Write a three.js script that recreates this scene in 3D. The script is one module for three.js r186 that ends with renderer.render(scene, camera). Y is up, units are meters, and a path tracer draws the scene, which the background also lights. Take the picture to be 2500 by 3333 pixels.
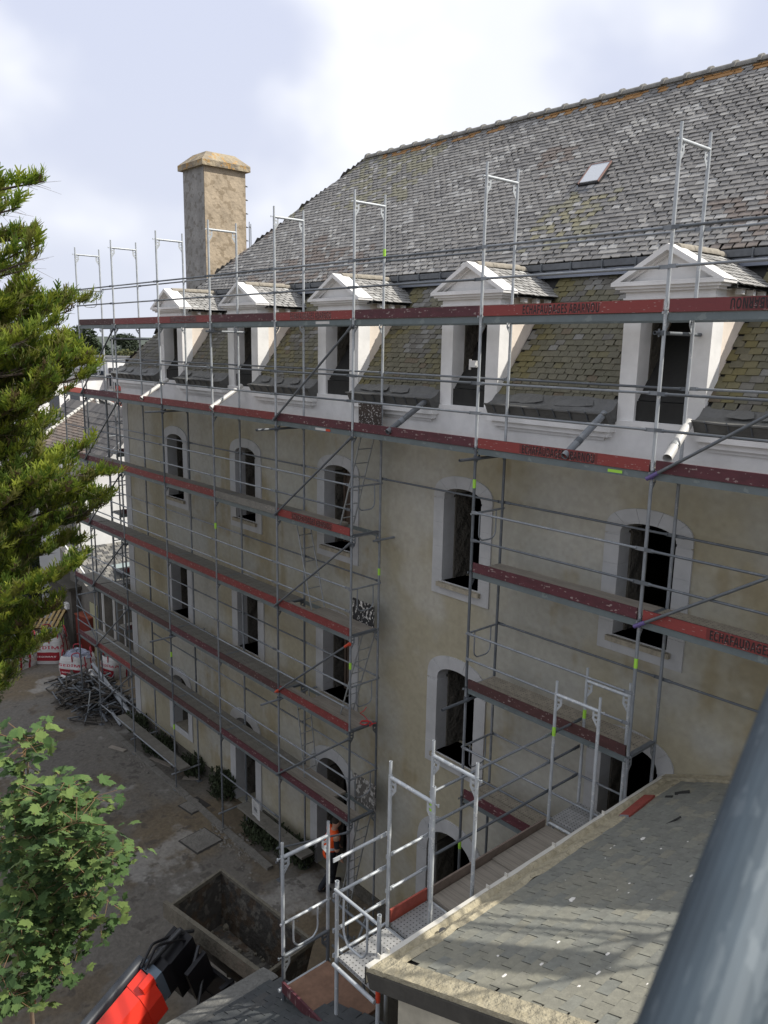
import * as THREE from 'three';
import { mergeGeometries, mergeVertices } from 'three/addons/utils/BufferGeometryUtils.js';
import { MarchingCubes } from 'three/addons/objects/MarchingCubes.js';

// ---------------------------------------------------------------- camera, sky, sun, exposure
const scene = new THREE.Scene();
const camera = new THREE.PerspectiveCamera(65.049, 0.75, 0.05, 3000);
camera.position.set(5.339, 9.614, 9.388);
camera.rotation.order = 'YXZ';
camera.rotation.set(-11.5845 * Math.PI / 180, 48.2108 * Math.PI / 180, 1.0198 * Math.PI / 180);
camera.focus = 14; camera.userData.fStop = 11;
camera.updateMatrixWorld();

const renderer = new THREE.WebGLRenderer({ antialias: true });
renderer.setSize(768, 1024);
renderer.toneMapping = THREE.LinearToneMapping;
renderer.toneMappingExposure = 1.15;
renderer.shadowMap.enabled = true;

const SUN = new THREE.Vector3(1.02, 1.5, -1).normalize();
const sun = new THREE.DirectionalLight(new THREE.Color(1, 0.95, 0.87), 5.0);
sun.position.copy(SUN).multiplyScalar(80); sun.target.position.set(0, 0, 0);
sun.castShadow = true; sun.shadow.mapSize.set(4096, 4096); sun.shadow.radius = 1;
Object.assign(sun.shadow.camera, { left: -45, right: 45, top: 45, bottom: -45, near: 1, far: 220 });
sun.shadow.camera.updateProjectionMatrix();
scene.add(sun, sun.target);

// ---------------------------------------------------------------- numbers, noise
function rng(seed) { let a = seed >>> 0; return () => { a = (a + 0x6D2B79F5) | 0; let t = Math.imul(a ^ (a >>> 15), 1 | a); t = (t + Math.imul(t ^ (t >>> 7), 61 | t)) ^ t; return ((t ^ (t >>> 14)) >>> 0) / 4294967296; }; }
const clamp = (x, a = 0, b = 1) => Math.min(b, Math.max(a, x));
const sm = (a, b, x) => { const t = clamp((x - a) / (b - a)); return t * t * (3 - 2 * t); };
const lerp = (a, b, t) => a + (b - a) * t;
const mixc = (a, b, t) => [lerp(a[0], b[0], t), lerp(a[1], b[1], t), lerp(a[2], b[2], t)];
function hash2(x, y, s) { let h = Math.imul(x, 374761393) + Math.imul(y, 668265263) + Math.imul(s, 974634271); h = Math.imul(h ^ (h >>> 13), 1274126177); return ((h ^ (h >>> 16)) >>> 0) / 4294967296; }
function vnoise(x, y, per, s) { const xi = Math.floor(x), yi = Math.floor(y); let fx = x - xi, fy = y - yi; fx = fx * fx * (3 - 2 * fx); fy = fy * fy * (3 - 2 * fy); const w = v => ((v % per) + per) % per; const x0 = w(xi), x1 = w(xi + 1), y0 = w(yi), y1 = w(yi + 1); return lerp(lerp(hash2(x0, y0, s), hash2(x1, y0, s), fx), lerp(hash2(x0, y1, s), hash2(x1, y1, s), fx), fy); }
// tileable over u,v in 0..1; f = cells across at the first octave
function fbm(u, v, f, oct = 5, s = 1, gain = .5) { let a = 0, n = 0, w = 1; for (let i = 0; i < oct; i++) { a += w * vnoise(u * f, v * f, f, s + i); n += w; w *= gain; f *= 2; } return a / n; }
function fbmA(u, v, fx, fy, oct = 4, s = 1) { let a = 0, n = 0, w = 1; for (let i = 0; i < oct; i++) { a += w * vnoise2(u * fx, v * fy, fx, fy, s + i); n += w; w *= .5; fx *= 2; fy *= 2; } return a / n; }
function vnoise2(x, y, px, py, s) { const xi = Math.floor(x), yi = Math.floor(y); let fx = x - xi, fy = y - yi; fx = fx * fx * (3 - 2 * fx); fy = fy * fy * (3 - 2 * fy); const a = (v, p) => ((v % p) + p) % p; return lerp(lerp(hash2(a(xi, px), a(yi, py), s), hash2(a(xi + 1, px), a(yi, py), s), fx), lerp(hash2(a(xi, px), a(yi + 1, py), s), hash2(a(xi + 1, px), a(yi + 1, py), s), fx), fy); }

// ---------------------------------------------------------------- the sky: pale haze with soft white cloud
{
  const W = 1024, H = 512, d = new Float32Array(W * H * 4);
  const n3 = (x, y, z, s) => { const zi = Math.floor(z), f = z - zi, t = f * f * (3 - 2 * f); return lerp(vnoise(x, y, 4096, s + zi * 17), vnoise(x, y, 4096, s + zi * 17 + 17), t); };
  const f3 = (x, y, z, s) => { let a = 0, w = .5; for (let i = 0; i < 6; i++) { a += w * n3(x + 100, y + 100, z + 100, s + i * 131); x *= 2.03; y *= 2.03; z *= 2.03; w *= .52; } return a; };
  for (let j = 0; j < H; j++) for (let i = 0; i < W; i++) {
    const el = ((j + .5) / H - .5) * Math.PI, az = ((i + .5) / W - .5) * 2 * Math.PI;
    const y = Math.sin(el), c = Math.cos(el), x = c * Math.cos(az), z = c * Math.sin(az);
    const up = Math.max(0, y), hz = Math.pow(1 - up, 5);
    let col = mixc([.60, .645, .80], [.665, .70, .79], hz);
    const k = 2.1, q = f3(x * k, y * k * 1.7, z * k, 3), q2 = f3(x * k * 2.6 + 7, y * k * 3.6, z * k * 2.6, 57);
    const cl = sm(.45, .62, q * .72 + q2 * .28 + .035 - .13 * hz);
    const puff = sm(.42, .66, q2);
    col = mixc(col, [.86 + .1 * puff, .885 + .09 * puff, .95 + .07 * puff], cl * .9);
    const sd = x * SUN.x + y * SUN.y + z * SUN.z, gl = .35 * Math.pow(Math.max(0, sd), 14);
    col = [col[0] + gl, col[1] + gl * .97, col[2] + gl * .9];
    if (y < 0) col = [.24, .235, .22];
    const o = (j * W + i) * 4; d[o] = col[0]; d[o + 1] = col[1]; d[o + 2] = col[2]; d[o + 3] = 1;
  }
  const t = new THREE.DataTexture(d, W, H, THREE.RGBAFormat, THREE.FloatType);
  t.mapping = THREE.EquirectangularReflectionMapping; t.colorSpace = THREE.LinearSRGBColorSpace; t.magFilter = t.minFilter = THREE.LinearFilter; t.needsUpdate = true;
  scene.background = t; scene.environment = t; scene.environmentIntensity = 1;
}

// ---------------------------------------------------------------- textures
const s8 = c => Math.round(255 * clamp(c <= .0031308 ? c * 12.92 : 1.055 * Math.pow(c, 1 / 2.4) - .055));
function colorTex(w, h, fn, wrap = true) {
  const d = new Uint8Array(w * h * 4);
  for (let j = 0; j < h; j++) for (let i = 0; i < w; i++) { const c = fn((i + .5) / w, (j + .5) / h), o = (j * w + i) * 4; d[o] = s8(c[0]); d[o + 1] = s8(c[1]); d[o + 2] = s8(c[2]); d[o + 3] = 255; }
  return finish(new THREE.DataTexture(d, w, h), THREE.SRGBColorSpace, wrap);
}
function valueTex(w, h, fn, wrap = true) {
  const d = new Uint8Array(w * h * 4);
  for (let j = 0; j < h; j++) for (let i = 0; i < w; i++) { const c = Math.round(255 * clamp(fn((i + .5) / w, (j + .5) / h))), o = (j * w + i) * 4; d[o] = d[o + 1] = d[o + 2] = c; d[o + 3] = 255; }
  return finish(new THREE.DataTexture(d, w, h), THREE.NoColorSpace, wrap);
}
function finish(t, cs, wrap) { t.colorSpace = cs; t.magFilter = THREE.LinearFilter; t.minFilter = THREE.LinearMipmapLinearFilter; t.generateMipmaps = true; t.wrapS = t.wrapT = wrap ? THREE.RepeatWrapping : THREE.ClampToEdgeWrapping; t.needsUpdate = true; return t; }
function per(t, mx, my = mx) { const c = t.clone(); c.repeat.set(1 / mx, 1 / my); c.needsUpdate = true; return c; }
const std = (o) => new THREE.MeshStandardMaterial(Object.assign({ roughness: .9, metalness: 0 }, o));
const lin = (r, g, b) => new THREE.Color().setRGB(r, g, b);

const grainT = valueTex(256, 256, (u, v) => .35 + .65 * fbm(u, v, 16, 4, 5, .7));
const lumpT = valueTex(256, 256, (u, v) => fbm(u, v, 6, 5, 15, .6));
const mottleT = colorTex(256, 256, (u, v) => { const n = .72 + .28 * fbm(u, v, 5, 6, 21, .62); return [n, n, n]; });
const patchT = colorTex(256, 256, (u, v) => { const n = .5 + .5 * fbm(u, v, 4, 6, 31, .6) + .25 * (fbm(u, v, 24, 3, 37) - .5); return [n, n * .99, n * .96]; });

const M = {};
// ochre lime render: cloudy patches of grey and ochre, runs of darker ochre
const wallT = colorTex(1024, 1024, (u, v) => {
  const a = fbm(u, v, 5, 5, 41, .55), b = fbm(u, v, 11, 5, 47, .6), st = fbmA(u, v, 40, 4, 4, 53), g = fbm(u, v, 160, 2, 59);
  let c = mixc([.315, .285, .20], [.335, .325, .275], sm(.38, .62, a));
  c = mixc(c, [.25, .205, .115], .7 * sm(.54, .70, b * .65 + st * .35));
  c = mixc(c, [.40, .385, .335], .55 * sm(.55, .72, fbm(u, v, 7, 5, 61)));
  const k = .9 + .2 * g; return [c[0] * k, c[1] * k, c[2] * k];
});
M.wall = std({ map: per(wallT, 12), bumpMap: per(grainT, 1.1), bumpScale: .006, roughness: .95 });
M.white = std({ color: lin(.87, .86, .835), map: per(mottleT, 1.7), bumpMap: per(grainT, .8), bumpScale: .003, roughness: .85 });
M.surround = std({ color: lin(.46, .46, .45), map: per(mottleT, 1.3), bumpMap: per(grainT, .8), bumpScale: .003, roughness: .9 });
M.cheek = std({ color: lin(.86, .76, .65), map: per(mottleT, 2.1), bumpMap: per(grainT, .8), bumpScale: .004 });
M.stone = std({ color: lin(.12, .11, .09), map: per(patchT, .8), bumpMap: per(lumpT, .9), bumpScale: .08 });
M.dark = std({ color: lin(.012, .011, .010), map: per(patchT, 2) });  // near black interior surfaces: room shade is put into the colour
M.sill = std({ color: lin(.40, .36, .28), map: per(patchT, .6), bumpMap: per(grainT, .4), bumpScale: .004 });
M.redBoard = std({ color: lin(.13, .035, .03), map: per(patchT, .7), roughness: .7 });
M.blueBoard = std({ color: lin(.13, .17, .18), map: per(patchT, 1), roughness: .6 });
M.brownBoard = std({ color: lin(.10, .07, .05), map: per(patchT, .7), roughness: .8 });
M.zinc = std({ color: lin(.16, .175, .20), map: per(patchT, 1.3), metalness: .35, roughness: .5 });
M.zincBlue = std({ color: lin(.24, .27, .33), map: per(mottleT, 1.3), metalness: .45, roughness: .38 });
M.oldZinc = std({ color: lin(.13, .13, .125), map: per(colorTex(256, 256, (u, v) => { const n = fbm(u, v, 5, 6, 71, .62), w = sm(.60, .70, fbm(u, v, 9, 5, 73)); const k = .5 + .8 * n; return mixc([k, k, k * .98], [3.0, 3.0, 2.95].map(x => Math.min(1, x * .33)), w * .6); }), 1.5), bumpMap: per(lumpT, .5), bumpScale: .012, metalness: .2, roughness: .6 });
// slates: grain only, the tone of each slate is its own vertex colour
const slateT = colorTex(256, 256, (u, v) => { const n = .62 + .45 * fbm(u, v, 8, 5, 81, .65), l = sm(.64, .70, fbm(u, v, 14, 4, 83)); return mixc([n, n, n], [1, 1, .97], l * .55); });
M.slate = std({ map: per(slateT, .55), bumpMap: per(grainT, .35), bumpScale: .003, vertexColors: true, roughness: .78 });
M.slateBed = std({ color: lin(.03, .03, .028), map: per(patchT, 1) });
M.ridge = std({ color: lin(.27, .265, .25), map: per(patchT, .5), bumpMap: per(lumpT, .4), bumpScale: .01 });
M.ridgeOld = std({ color: lin(.34, .31, .26), map: per(patchT, .45), bumpMap: per(lumpT, .4), bumpScale: .012 });
M.lichen = std({ color: lin(.34, .17, .045), map: per(patchT, .4) });
// galvanised tube with splashes of lime render
const galvT = colorTex(512, 512, (u, v) => { const n = .75 + .35 * (fbm(u, v, 8, 5, 91, .6) - .5), s = sm(.655, .70, fbm(u, v, 26, 3, 95, .5)) * sm(.45, .6, fbm(u, v, 5, 3, 97)); return mixc([n * .93, n * .97, n], [1, 1, .97], s * .85); });
M.galvSunlit = std({ color: lin(.56, .57, .57), map: per(galvT, .9), metalness: .15, roughness: .5 });  // paler galvanised tone: sunlight on top frames and tower put into the colour
M.galv = std({ color: lin(.30, .31, .32), map: per(galvT, .9), metalness: .25, roughness: .5 });
M.galvDark = std({ color: lin(.17, .18, .19), map: per(galvT, .9), metalness: .35, roughness: .55 });
M.beam = std({ color: lin(.19, .22, .22), map: per(galvT, 1.6), metalness: .3, roughness: .5 });
M.deckSteel = std({ color: lin(.35, .35, .34), map: per(colorTex(256, 256, (u, v) => { const n = .8 + .4 * (fbm(u, v, 6, 5, 101) - .5), gx = Math.abs(((u * 8) % 1) - .5), gy = Math.abs(((v * 8) % 1) - .5), h = Math.hypot(gx, gy) < .17 ? .12 : 1, w = sm(.52, .66, fbm(u, v, 7, 4, 103)); return mixc([n * h, n * h, n * h], [n * .98, n * .96, n * .9], w * .35); }), .42), metalness: .15, roughness: .6 });
M.deckDust = std({ color: lin(.30, .265, .205), map: per(colorTex(256, 256, (u, v) => { const n = .7 + .6 * (fbm(u, v, 6, 6, 111, .65) - .3), gx = Math.abs(((u * 8) % 1) - .5), gy = Math.abs(((v * 8) % 1) - .5), h = Math.hypot(gx, gy) < .15 && fbm(u, v, 6, 3, 113) > .47 ? .3 : 1; return [clamp(n * h), clamp(n * h), clamp(n * h)]; }), .42), roughness: .95 });
M.deckGrey = std({ color: lin(.20, .19, .165), map: per(patchT, .5), bumpMap: per(grainT, .3), bumpScale: .004, roughness: .95 });
M.plank = std({ color: lin(.27, .245, .21), map: per(colorTex(256, 256, (u, v) => { const n = .6 + .6 * fbmA(u, v, 3, 40, 4, 121), k = fbm(u, v, 5, 4, 127); return [clamp(n * (.8 + .3 * k)), clamp(n * (.78 + .3 * k)), clamp(n * (.74 + .3 * k))]; }), 1.2, .5) });
const boardWear = (r, g, b, seed) => colorTex(512, 64, (u, v) => { const n = .8 + .4 * (fbmA(u, v, 24, 3, 4, seed) - .5), w = sm(.74, .78, fbmA(u, v, 60, 6, 3, seed + 5)); return mixc([r * n, g * n, b * n], [.36, .30, .27], w * .6); });
M.toeRed = std({ map: boardWear(.205, .032, .030, 131), roughness: .6 });
M.toeMaroon = std({ map: boardWear(.095, .022, .030, 141), roughness: .65 });
M.toeBrown = std({ map: boardWear(.075, .028, .026, 151), roughness: .75 });
M.toeGrey = std({ map: boardWear(.20, .19, .165, 161), roughness: .9 });
M.tape = std({ color: lin(.33, .62, .06), roughness: .5 });
M.redPaint = std({ color: lin(.50, .055, .02), roughness: .4 });
M.purple = std({ color: lin(.11, .08, .22), roughness: .5 });
M.alu = std({ color: lin(.42, .42, .40), map: per(galvT, .7), metalness: .25, roughness: .5 });
M.pvc = std({ color: lin(.62, .61, .58), map: per(mottleT, .5), roughness: .4 });
M.pvcDark = std({ color: lin(.16, .165, .17), map: per(galvT, .5), roughness: .45 });
M.black = std({ color: lin(.014, .014, .015), roughness: .5 });
M.splat = std({ map: colorTex(256, 256, (u, v) => { const s = sm(.60, .68, fbmA(u, v, 18, 9, 4, 171)); return mixc([.022, .021, .02], [.55, .53, .48], s); }, false), roughness: .75 });
M.splatBrown = std({ map: colorTex(256, 256, (u, v) => { const s = sm(.66, .70, fbm(u, v, 22, 3, 175)), n = .7 + .6 * fbm(u, v, 5, 5, 177); return mixc([.050 * n, .036 * n, .028 * n], [.45, .43, .4], s); }, false), roughness: .8 });
M.splatGrey = std({ map: colorTex(256, 256, (u, v) => { const s = sm(.52, .62, fbmA(u, v, 16, 10, 4, 181)); return mixc([.09, .085, .075], [.34, .33, .30], s); }, false), roughness: .85 });

// ---------------------------------------------------------------- geometry helpers
const V = (x, y, z) => new THREE.Vector3(x, y, z);
const numberedNames = new Map();
function numbered(n) { const k = numberedNames.get(n) || 0; numberedNames.set(n, k + 1); return k ? `${n}_${String(k).padStart(3, '0')}` : n; }
function flat(g) { const o = g.index ? g.toNonIndexed() : g; for (const k of Object.keys(o.attributes)) if (!['position', 'normal', 'uv', 'color'].includes(k)) o.deleteAttribute(k); o.morphAttributes = {}; return o; }
// uv in metres from the dominant side each face turns to
function metreUV(g) {
  const p = g.attributes.position, n = p.count, uv = new Float32Array(n * 2);
  for (let i = 0; i < n; i += 3) {
    const ax = p.getX(i), ay = p.getY(i), az = p.getZ(i), bx = p.getX(i + 1) - ax, by = p.getY(i + 1) - ay, bz = p.getZ(i + 1) - az, cx = p.getX(i + 2) - ax, cy = p.getY(i + 2) - ay, cz = p.getZ(i + 2) - az;
    const nx = Math.abs(by * cz - bz * cy), ny = Math.abs(bz * cx - bx * cz), nz = Math.abs(bx * cy - by * cx);
    for (let k = i; k < i + 3; k++) { const x = p.getX(k), y = p.getY(k), z = p.getZ(k); if (nx >= ny && nx >= nz) { uv[2 * k] = z; uv[2 * k + 1] = y; } else if (ny >= nz) { uv[2 * k] = x; uv[2 * k + 1] = z; } else { uv[2 * k] = x; uv[2 * k + 1] = y; } }
  }
  g.setAttribute('uv', new THREE.BufferAttribute(uv, 2)); return g;
}
function join(list) { const a = list.map(g => { const f = flat(g); f.deleteAttribute('color'); return f; }); return a.length === 1 ? a[0] : mergeGeometries(a); }
function box(w, h, d, x = 0, y = 0, z = 0, ry = 0) { const g = flat(new THREE.BoxGeometry(w, h, d)); if (ry) g.rotateY(ry); g.translate(x, y, z); return metreUV(g); }
// a box from corner to corner
function slab(x0, x1, y0, y1, z0, z1) { return box(Math.abs(x1 - x0), Math.abs(y1 - y0), Math.abs(z1 - z0), (x0 + x1) / 2, (y0 + y1) / 2, (z0 + z1) / 2); }
const UPV = V(0, 1, 0);
function tube(a, b, r = .0242, seg = 8, r2 = r, open = false) {
  const d = b.clone().sub(a), L = d.length(), g = flat(new THREE.CylinderGeometry(r2, r, L, seg, 1, open));
  const uv = g.attributes.uv; for (let i = 0; i < uv.count; i++) uv.setXY(i, uv.getX(i) * .16 + a.x * .37, uv.getY(i) * L + a.z * .71 + a.y * .13);
  g.applyQuaternion(new THREE.Quaternion().setFromUnitVectors(UPV, d.normalize())); g.translate((a.x + b.x) / 2, (a.y + b.y) / 2, (a.z + b.z) / 2); return g;
}
function hollow(a, b, r = .0242, wall = .004, seg = 12) { // an open pipe with a wall
  const L = a.distanceTo(b), g = flat(new THREE.LatheGeometry([[r - wall, 0], [r, 0], [r, L], [r - wall, L], [r - wall, 0]].map(q => new THREE.Vector2(q[0], q[1])), seg));
  g.computeVertexNormals(); const uv = g.attributes.uv; for (let i = 0; i < uv.count; i++) uv.setXY(i, uv.getX(i) * .16, uv.getY(i) * L);
  g.applyQuaternion(new THREE.Quaternion().setFromUnitVectors(UPV, b.clone().sub(a).normalize())); g.translate(a.x, a.y, a.z); return g;
}
function bent(pts, r = .0135, seg = 8, n = 24, tension = .12) { const c = new THREE.CatmullRomCurve3(pts, false, 'catmullrom', tension); return flat(new THREE.TubeGeometry(c, n, r, seg, false)); }
function poly(points, depth, bevel = 0) { const s = new THREE.Shape(points.map(q => new THREE.Vector2(q[0], q[1]))); return flat(new THREE.ExtrudeGeometry(s, { depth, bevelEnabled: bevel > 0, bevelSize: bevel, bevelThickness: bevel, bevelSegments: 1, curveSegments: 8 })); }
function quad(a, b, c, d) { const g = new THREE.BufferGeometry(); g.setAttribute('position', new THREE.Float32BufferAttribute([a, b, c, a, c, d].flatMap(v => [v.x, v.y, v.z]), 3)); g.computeVertexNormals(); g.setAttribute('uv', new THREE.Float32BufferAttribute(12, 2)); return metreUV(g); }
function tri(a, b, c) { const g = new THREE.BufferGeometry(); g.setAttribute('position', new THREE.Float32BufferAttribute([a, b, c].flatMap(v => [v.x, v.y, v.z]), 3)); g.computeVertexNormals(); return metreUV(g); }
function mesh(name, geo, mat, parent, shadow = true) { const m = new THREE.Mesh(Array.isArray(geo) ? join(geo) : geo, mat); m.name = parent ? name : numbered(name); m.castShadow = m.receiveShadow = shadow; (parent || scene).add(m); return m; }
function thing(name, label, category, pos = [0, 0, 0], turn = 0, group) { const o = new THREE.Group(); o.name = numbered(name); o.position.set(...pos); o.rotation.y = turn; o.userData = { label, category }; if (group) o.userData.group = group; scene.add(o); return o; }
function tag(o, label, category, group, kind) { o.userData = { label, category }; if (group) o.userData.group = group; if (kind) o.userData.kind = kind; return o; }
function structure(name, geo, mat, label) { const m = mesh(name, geo, mat); m.userData = { kind: 'structure', label, category: name.replace(/_/g, ' ') }; return m; }
function part(name, geo, mat, parent, label) { const m = mesh(name, geo, mat, parent); if (label) m.userData.label = label; return m; }
function stuffPart(name, geo, mat, parent) { const m = mesh(name, geo, mat, parent); m.userData.kind = 'stuff'; return m; }

// ================================================================ the long stone building
const ZF = -1.05, GY = -2.6, XL = -18.42, XR = 10;
const building = thing('convent_building', 'long ochre rendered building with slate mansard roof and white dormers behind the scaffolding', 'building', [0, 0, 0]);
const COLS = [-15.07, -11.45, -7.81, -4.22, -.57];
function archPts(cx, half, bottom, spring, crown, n = 14) { const p = [[cx - half, bottom], [cx - half, spring]]; for (let i = 1; i < n; i++) { const t = Math.PI * (1 - i / n); p.push([cx + half * Math.cos(t), spring + (crown - spring) * Math.pow(Math.sin(t), .8)]); } p.push([cx + half, spring], [cx + half, bottom]); return p; }
const openings = [];
for (const cx of COLS) openings.push({ cx, half: .45, bottom: 5.38, spring: 6.97, crown: 7.165, oh: .705, ob: 5.12, os: 6.93, oc: 7.385, sill: true, kind: 'window' });
for (const cx of COLS) openings.push({ cx, half: .48, bottom: 1.92, spring: 3.44, crown: 3.72, oh: .745, ob: 1.66, os: 3.38, oc: 3.965, sill: true, kind: 'window' });
openings.push({ cx: -15.28, half: .46, bottom: -1.72, spring: -.36, crown: -.04, oh: .7, ob: -1.9, os: -.4, oc: .2, sill: false, kind: 'window' });
openings.push({ cx: -11.68, half: .49, bottom: GY, spring: -.42, crown: -.06, oh: .76, ob: GY, os: -.46, oc: .2, sill: false, kind: 'doorway' });
openings.push({ cx: -7.95, half: .56, bottom: GY, spring: -.2, crown: .35, oh: .83, ob: GY, os: -.22, oc: .62, sill: false, kind: 'doorway' });
openings.push({ cx: -4.22, half: .62, bottom: GY, spring: -.3, crown: .31, oh: .9, ob: GY, os: -.32, oc: .6, sill: false, kind: 'doorway' });
{
  const s = new THREE.Shape([[XL, GY], [XR, GY], [XR, 8.6], [XL, 8.6]].map(q => new THREE.Vector2(...q)));
  for (const o of openings) s.holes.push(new THREE.Path(archPts(o.cx, o.half + .05, o.bottom, o.spring, o.crown + .05).map(q => new THREE.Vector2(...q)).reverse()));
  // door openings reach the foot of the wall: keep them a hair above it so that the outline stays one
  for (const h of s.holes) for (const p of h.curves || []) { for (const k of ['v1', 'v2']) if (p[k].y <= GY + .01) p[k].y = GY + .012; }
  const g = flat(new THREE.ExtrudeGeometry(s, { depth: .68, bevelEnabled: false })); g.translate(0, 0, ZF - .68);
  part('wall', metreUV(g), M.wall, building, 'ochre lime rendered front wall with grey and rusty patches');
  part('end_wall', [slab(XL, XL + .6, GY, 8.6, ZF - .68, -10.5), slab(XL, XR, GY, 8.6, -10.5, -11), slab(XR - .5, XR, GY, 8.6, ZF - .68, -10.5)], M.wall, building);
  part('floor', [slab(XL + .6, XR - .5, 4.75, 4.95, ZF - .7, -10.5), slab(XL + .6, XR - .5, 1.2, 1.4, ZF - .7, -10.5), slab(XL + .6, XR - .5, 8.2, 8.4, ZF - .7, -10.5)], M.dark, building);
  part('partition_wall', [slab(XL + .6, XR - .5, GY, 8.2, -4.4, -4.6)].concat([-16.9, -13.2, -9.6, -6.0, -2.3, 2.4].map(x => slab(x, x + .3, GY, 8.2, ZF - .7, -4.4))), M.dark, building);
  part('frieze', [slab(XL - .01, XR, 8.08, 8.6, ZF, ZF + .022)], M.white, building, 'pale grey plaster band under the gutters');
  part('quoin_strip', [slab(XL - .012, XL + .36, GY, 8.08, ZF - .3, ZF + .016)], M.surround, building);
  for (const [a, b] of [[XL - .02, -12.5], [-10.85, -8.85], [-7.05, -5.2]]) part('plinth', [slab(a, b, GY, GY + .3, ZF, ZF + .05)], M.stone, building);
}
// windows and doorways: blocks of pale stone round each opening, rough stone deeper in
openings.forEach((o, i) => {
  const inner = archPts(o.cx, o.half, o.bottom, o.spring, o.crown, 10), outer = archPts(o.cx, o.oh, o.ob, o.os, o.oc, 10);
  const z0 = ZF - .27, D = .27 + .028;
  // lining ring set back behind the blocks (also what shows in the joints)
  const door = o.kind === 'doorway', outerPts = archPts(o.cx, o.oh - .03, Math.max(o.ob + (door ? 0 : .03), GY + .005), o.os, o.oc - .03, 10), innerPts = archPts(o.cx, o.half + .006, GY + .005, o.spring, o.crown + .006, 10).reverse();
  const ring = new THREE.Shape((door ? outerPts.concat(innerPts) : outerPts).map(q => new THREE.Vector2(...q)));
  if (!door) ring.holes.push(new THREE.Path(archPts(o.cx, o.half + .006, Math.max(o.bottom, GY + .02), o.spring, o.crown + .006, 10).map(q => new THREE.Vector2(...q)).reverse()));
  const rg = flat(new THREE.ExtrudeGeometry(ring, { depth: .25, bevelEnabled: false })); rg.translate(0, 0, ZF - .235);
  const w = part(o.kind, metreUV(rg), M.surround, building);
  const blocks = [];
  const J = .0015, nb = o.kind === 'doorway' ? 5 : 4;
  for (const sd of [-1, 1]) for (let k = 0; k < nb; k++) {
    const y0 = lerp(Math.max(o.ob, GY), o.os, k / nb) + J, y1 = lerp(Math.max(o.ob, GY), o.os, (k + 1) / nb) - J, a = o.cx + sd * o.half, b = o.cx + sd * o.oh;
    const lo = k === 0 ? Math.max(y0, o.bottom - (o.ob < o.bottom ? .26 : 0)) : y0;
    blocks.push(slab(Math.min(a, b), Math.max(a, b), lo, y1, z0, z0 + D - .0006 * ((k * 7 + i) % 2)));
  }
  const na = 5, N = 20, ipt = t => { const a = Math.PI * (1 - t); return [o.cx + o.half * Math.cos(a), o.spring + (o.crown - o.spring) * Math.pow(Math.sin(a), .8)]; }, opt = t => { const a = Math.PI * (1 - t); return [o.cx + o.oh * Math.cos(a), o.os + (o.oc - o.os) * Math.pow(Math.max(0, Math.sin(a)), .62)]; };
  for (let k = 0; k < na; k++) { const p = [], t0 = k / na + .0015, t1 = (k + 1) / na - .0015; for (let q = 0; q <= 5; q++) p.push(opt(lerp(t0, t1, q / 5))); for (let q = 5; q >= 0; q--) p.push(ipt(lerp(t0, t1, q / 5))); const g = poly(p.reverse(), D - .0007 * (k % 2)); g.translate(0, 0, z0); blocks.push(metreUV(g)); }
  if (o.kind === 'window') blocks.push(slab(o.cx - o.half + J, o.cx + o.half - J, o.ob, o.bottom - .06, z0, z0 + D - .002));
  for (const b of blocks) part('stone_block', b, M.surround, w);
  if (o.sill) part('sill', [slab(o.cx - o.half - .08, o.cx + o.half + .07, o.bottom - .1, o.bottom - .02, ZF - .02, ZF + .1), slab(o.cx - o.half + .002, o.cx + o.half - .002, o.bottom - .06, o.bottom, ZF - .6, ZF - .021)], M.sill, w);
  else if (o.kind === 'window') part('sill', [slab(o.cx - o.half + .002, o.cx + o.half - .002, o.bottom - .05, o.bottom + .01, ZF - .6, ZF - .02)], M.sill, w);
  // rough masonry of the deeper reveal
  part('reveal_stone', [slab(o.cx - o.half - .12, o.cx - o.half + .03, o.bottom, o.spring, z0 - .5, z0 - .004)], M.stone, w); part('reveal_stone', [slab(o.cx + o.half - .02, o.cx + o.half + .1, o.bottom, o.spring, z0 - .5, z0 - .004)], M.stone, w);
});
// what stands in some of the openings
const boards = [[0, M.brownBoard, .6, 'brown board'], [1, M.redBoard, .55, 'dull red board'], [6, M.blueBoard, .62, 'blue grey board'], [2, M.brownBoard, .9, 'dark board'], [7, M.brownBoard, .8, 'dark board'], [11, M.blueBoard, .35, 'dark blue door leaf']];
for (const [k, m, f, label] of boards) { const o = openings[k]; part('shutter', [slab(o.cx + o.half * (1 - 2 * f), o.cx + o.half - .01, o.bottom + .01, o.spring + .02, ZF - .5, ZF - .46), slab(o.cx + o.half * (1 - 2 * f), o.cx + o.half * (1 - 2 * f) + .07, o.bottom + .01, o.spring + .02, ZF - .458, ZF - .43)], m, building, label); }

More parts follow.
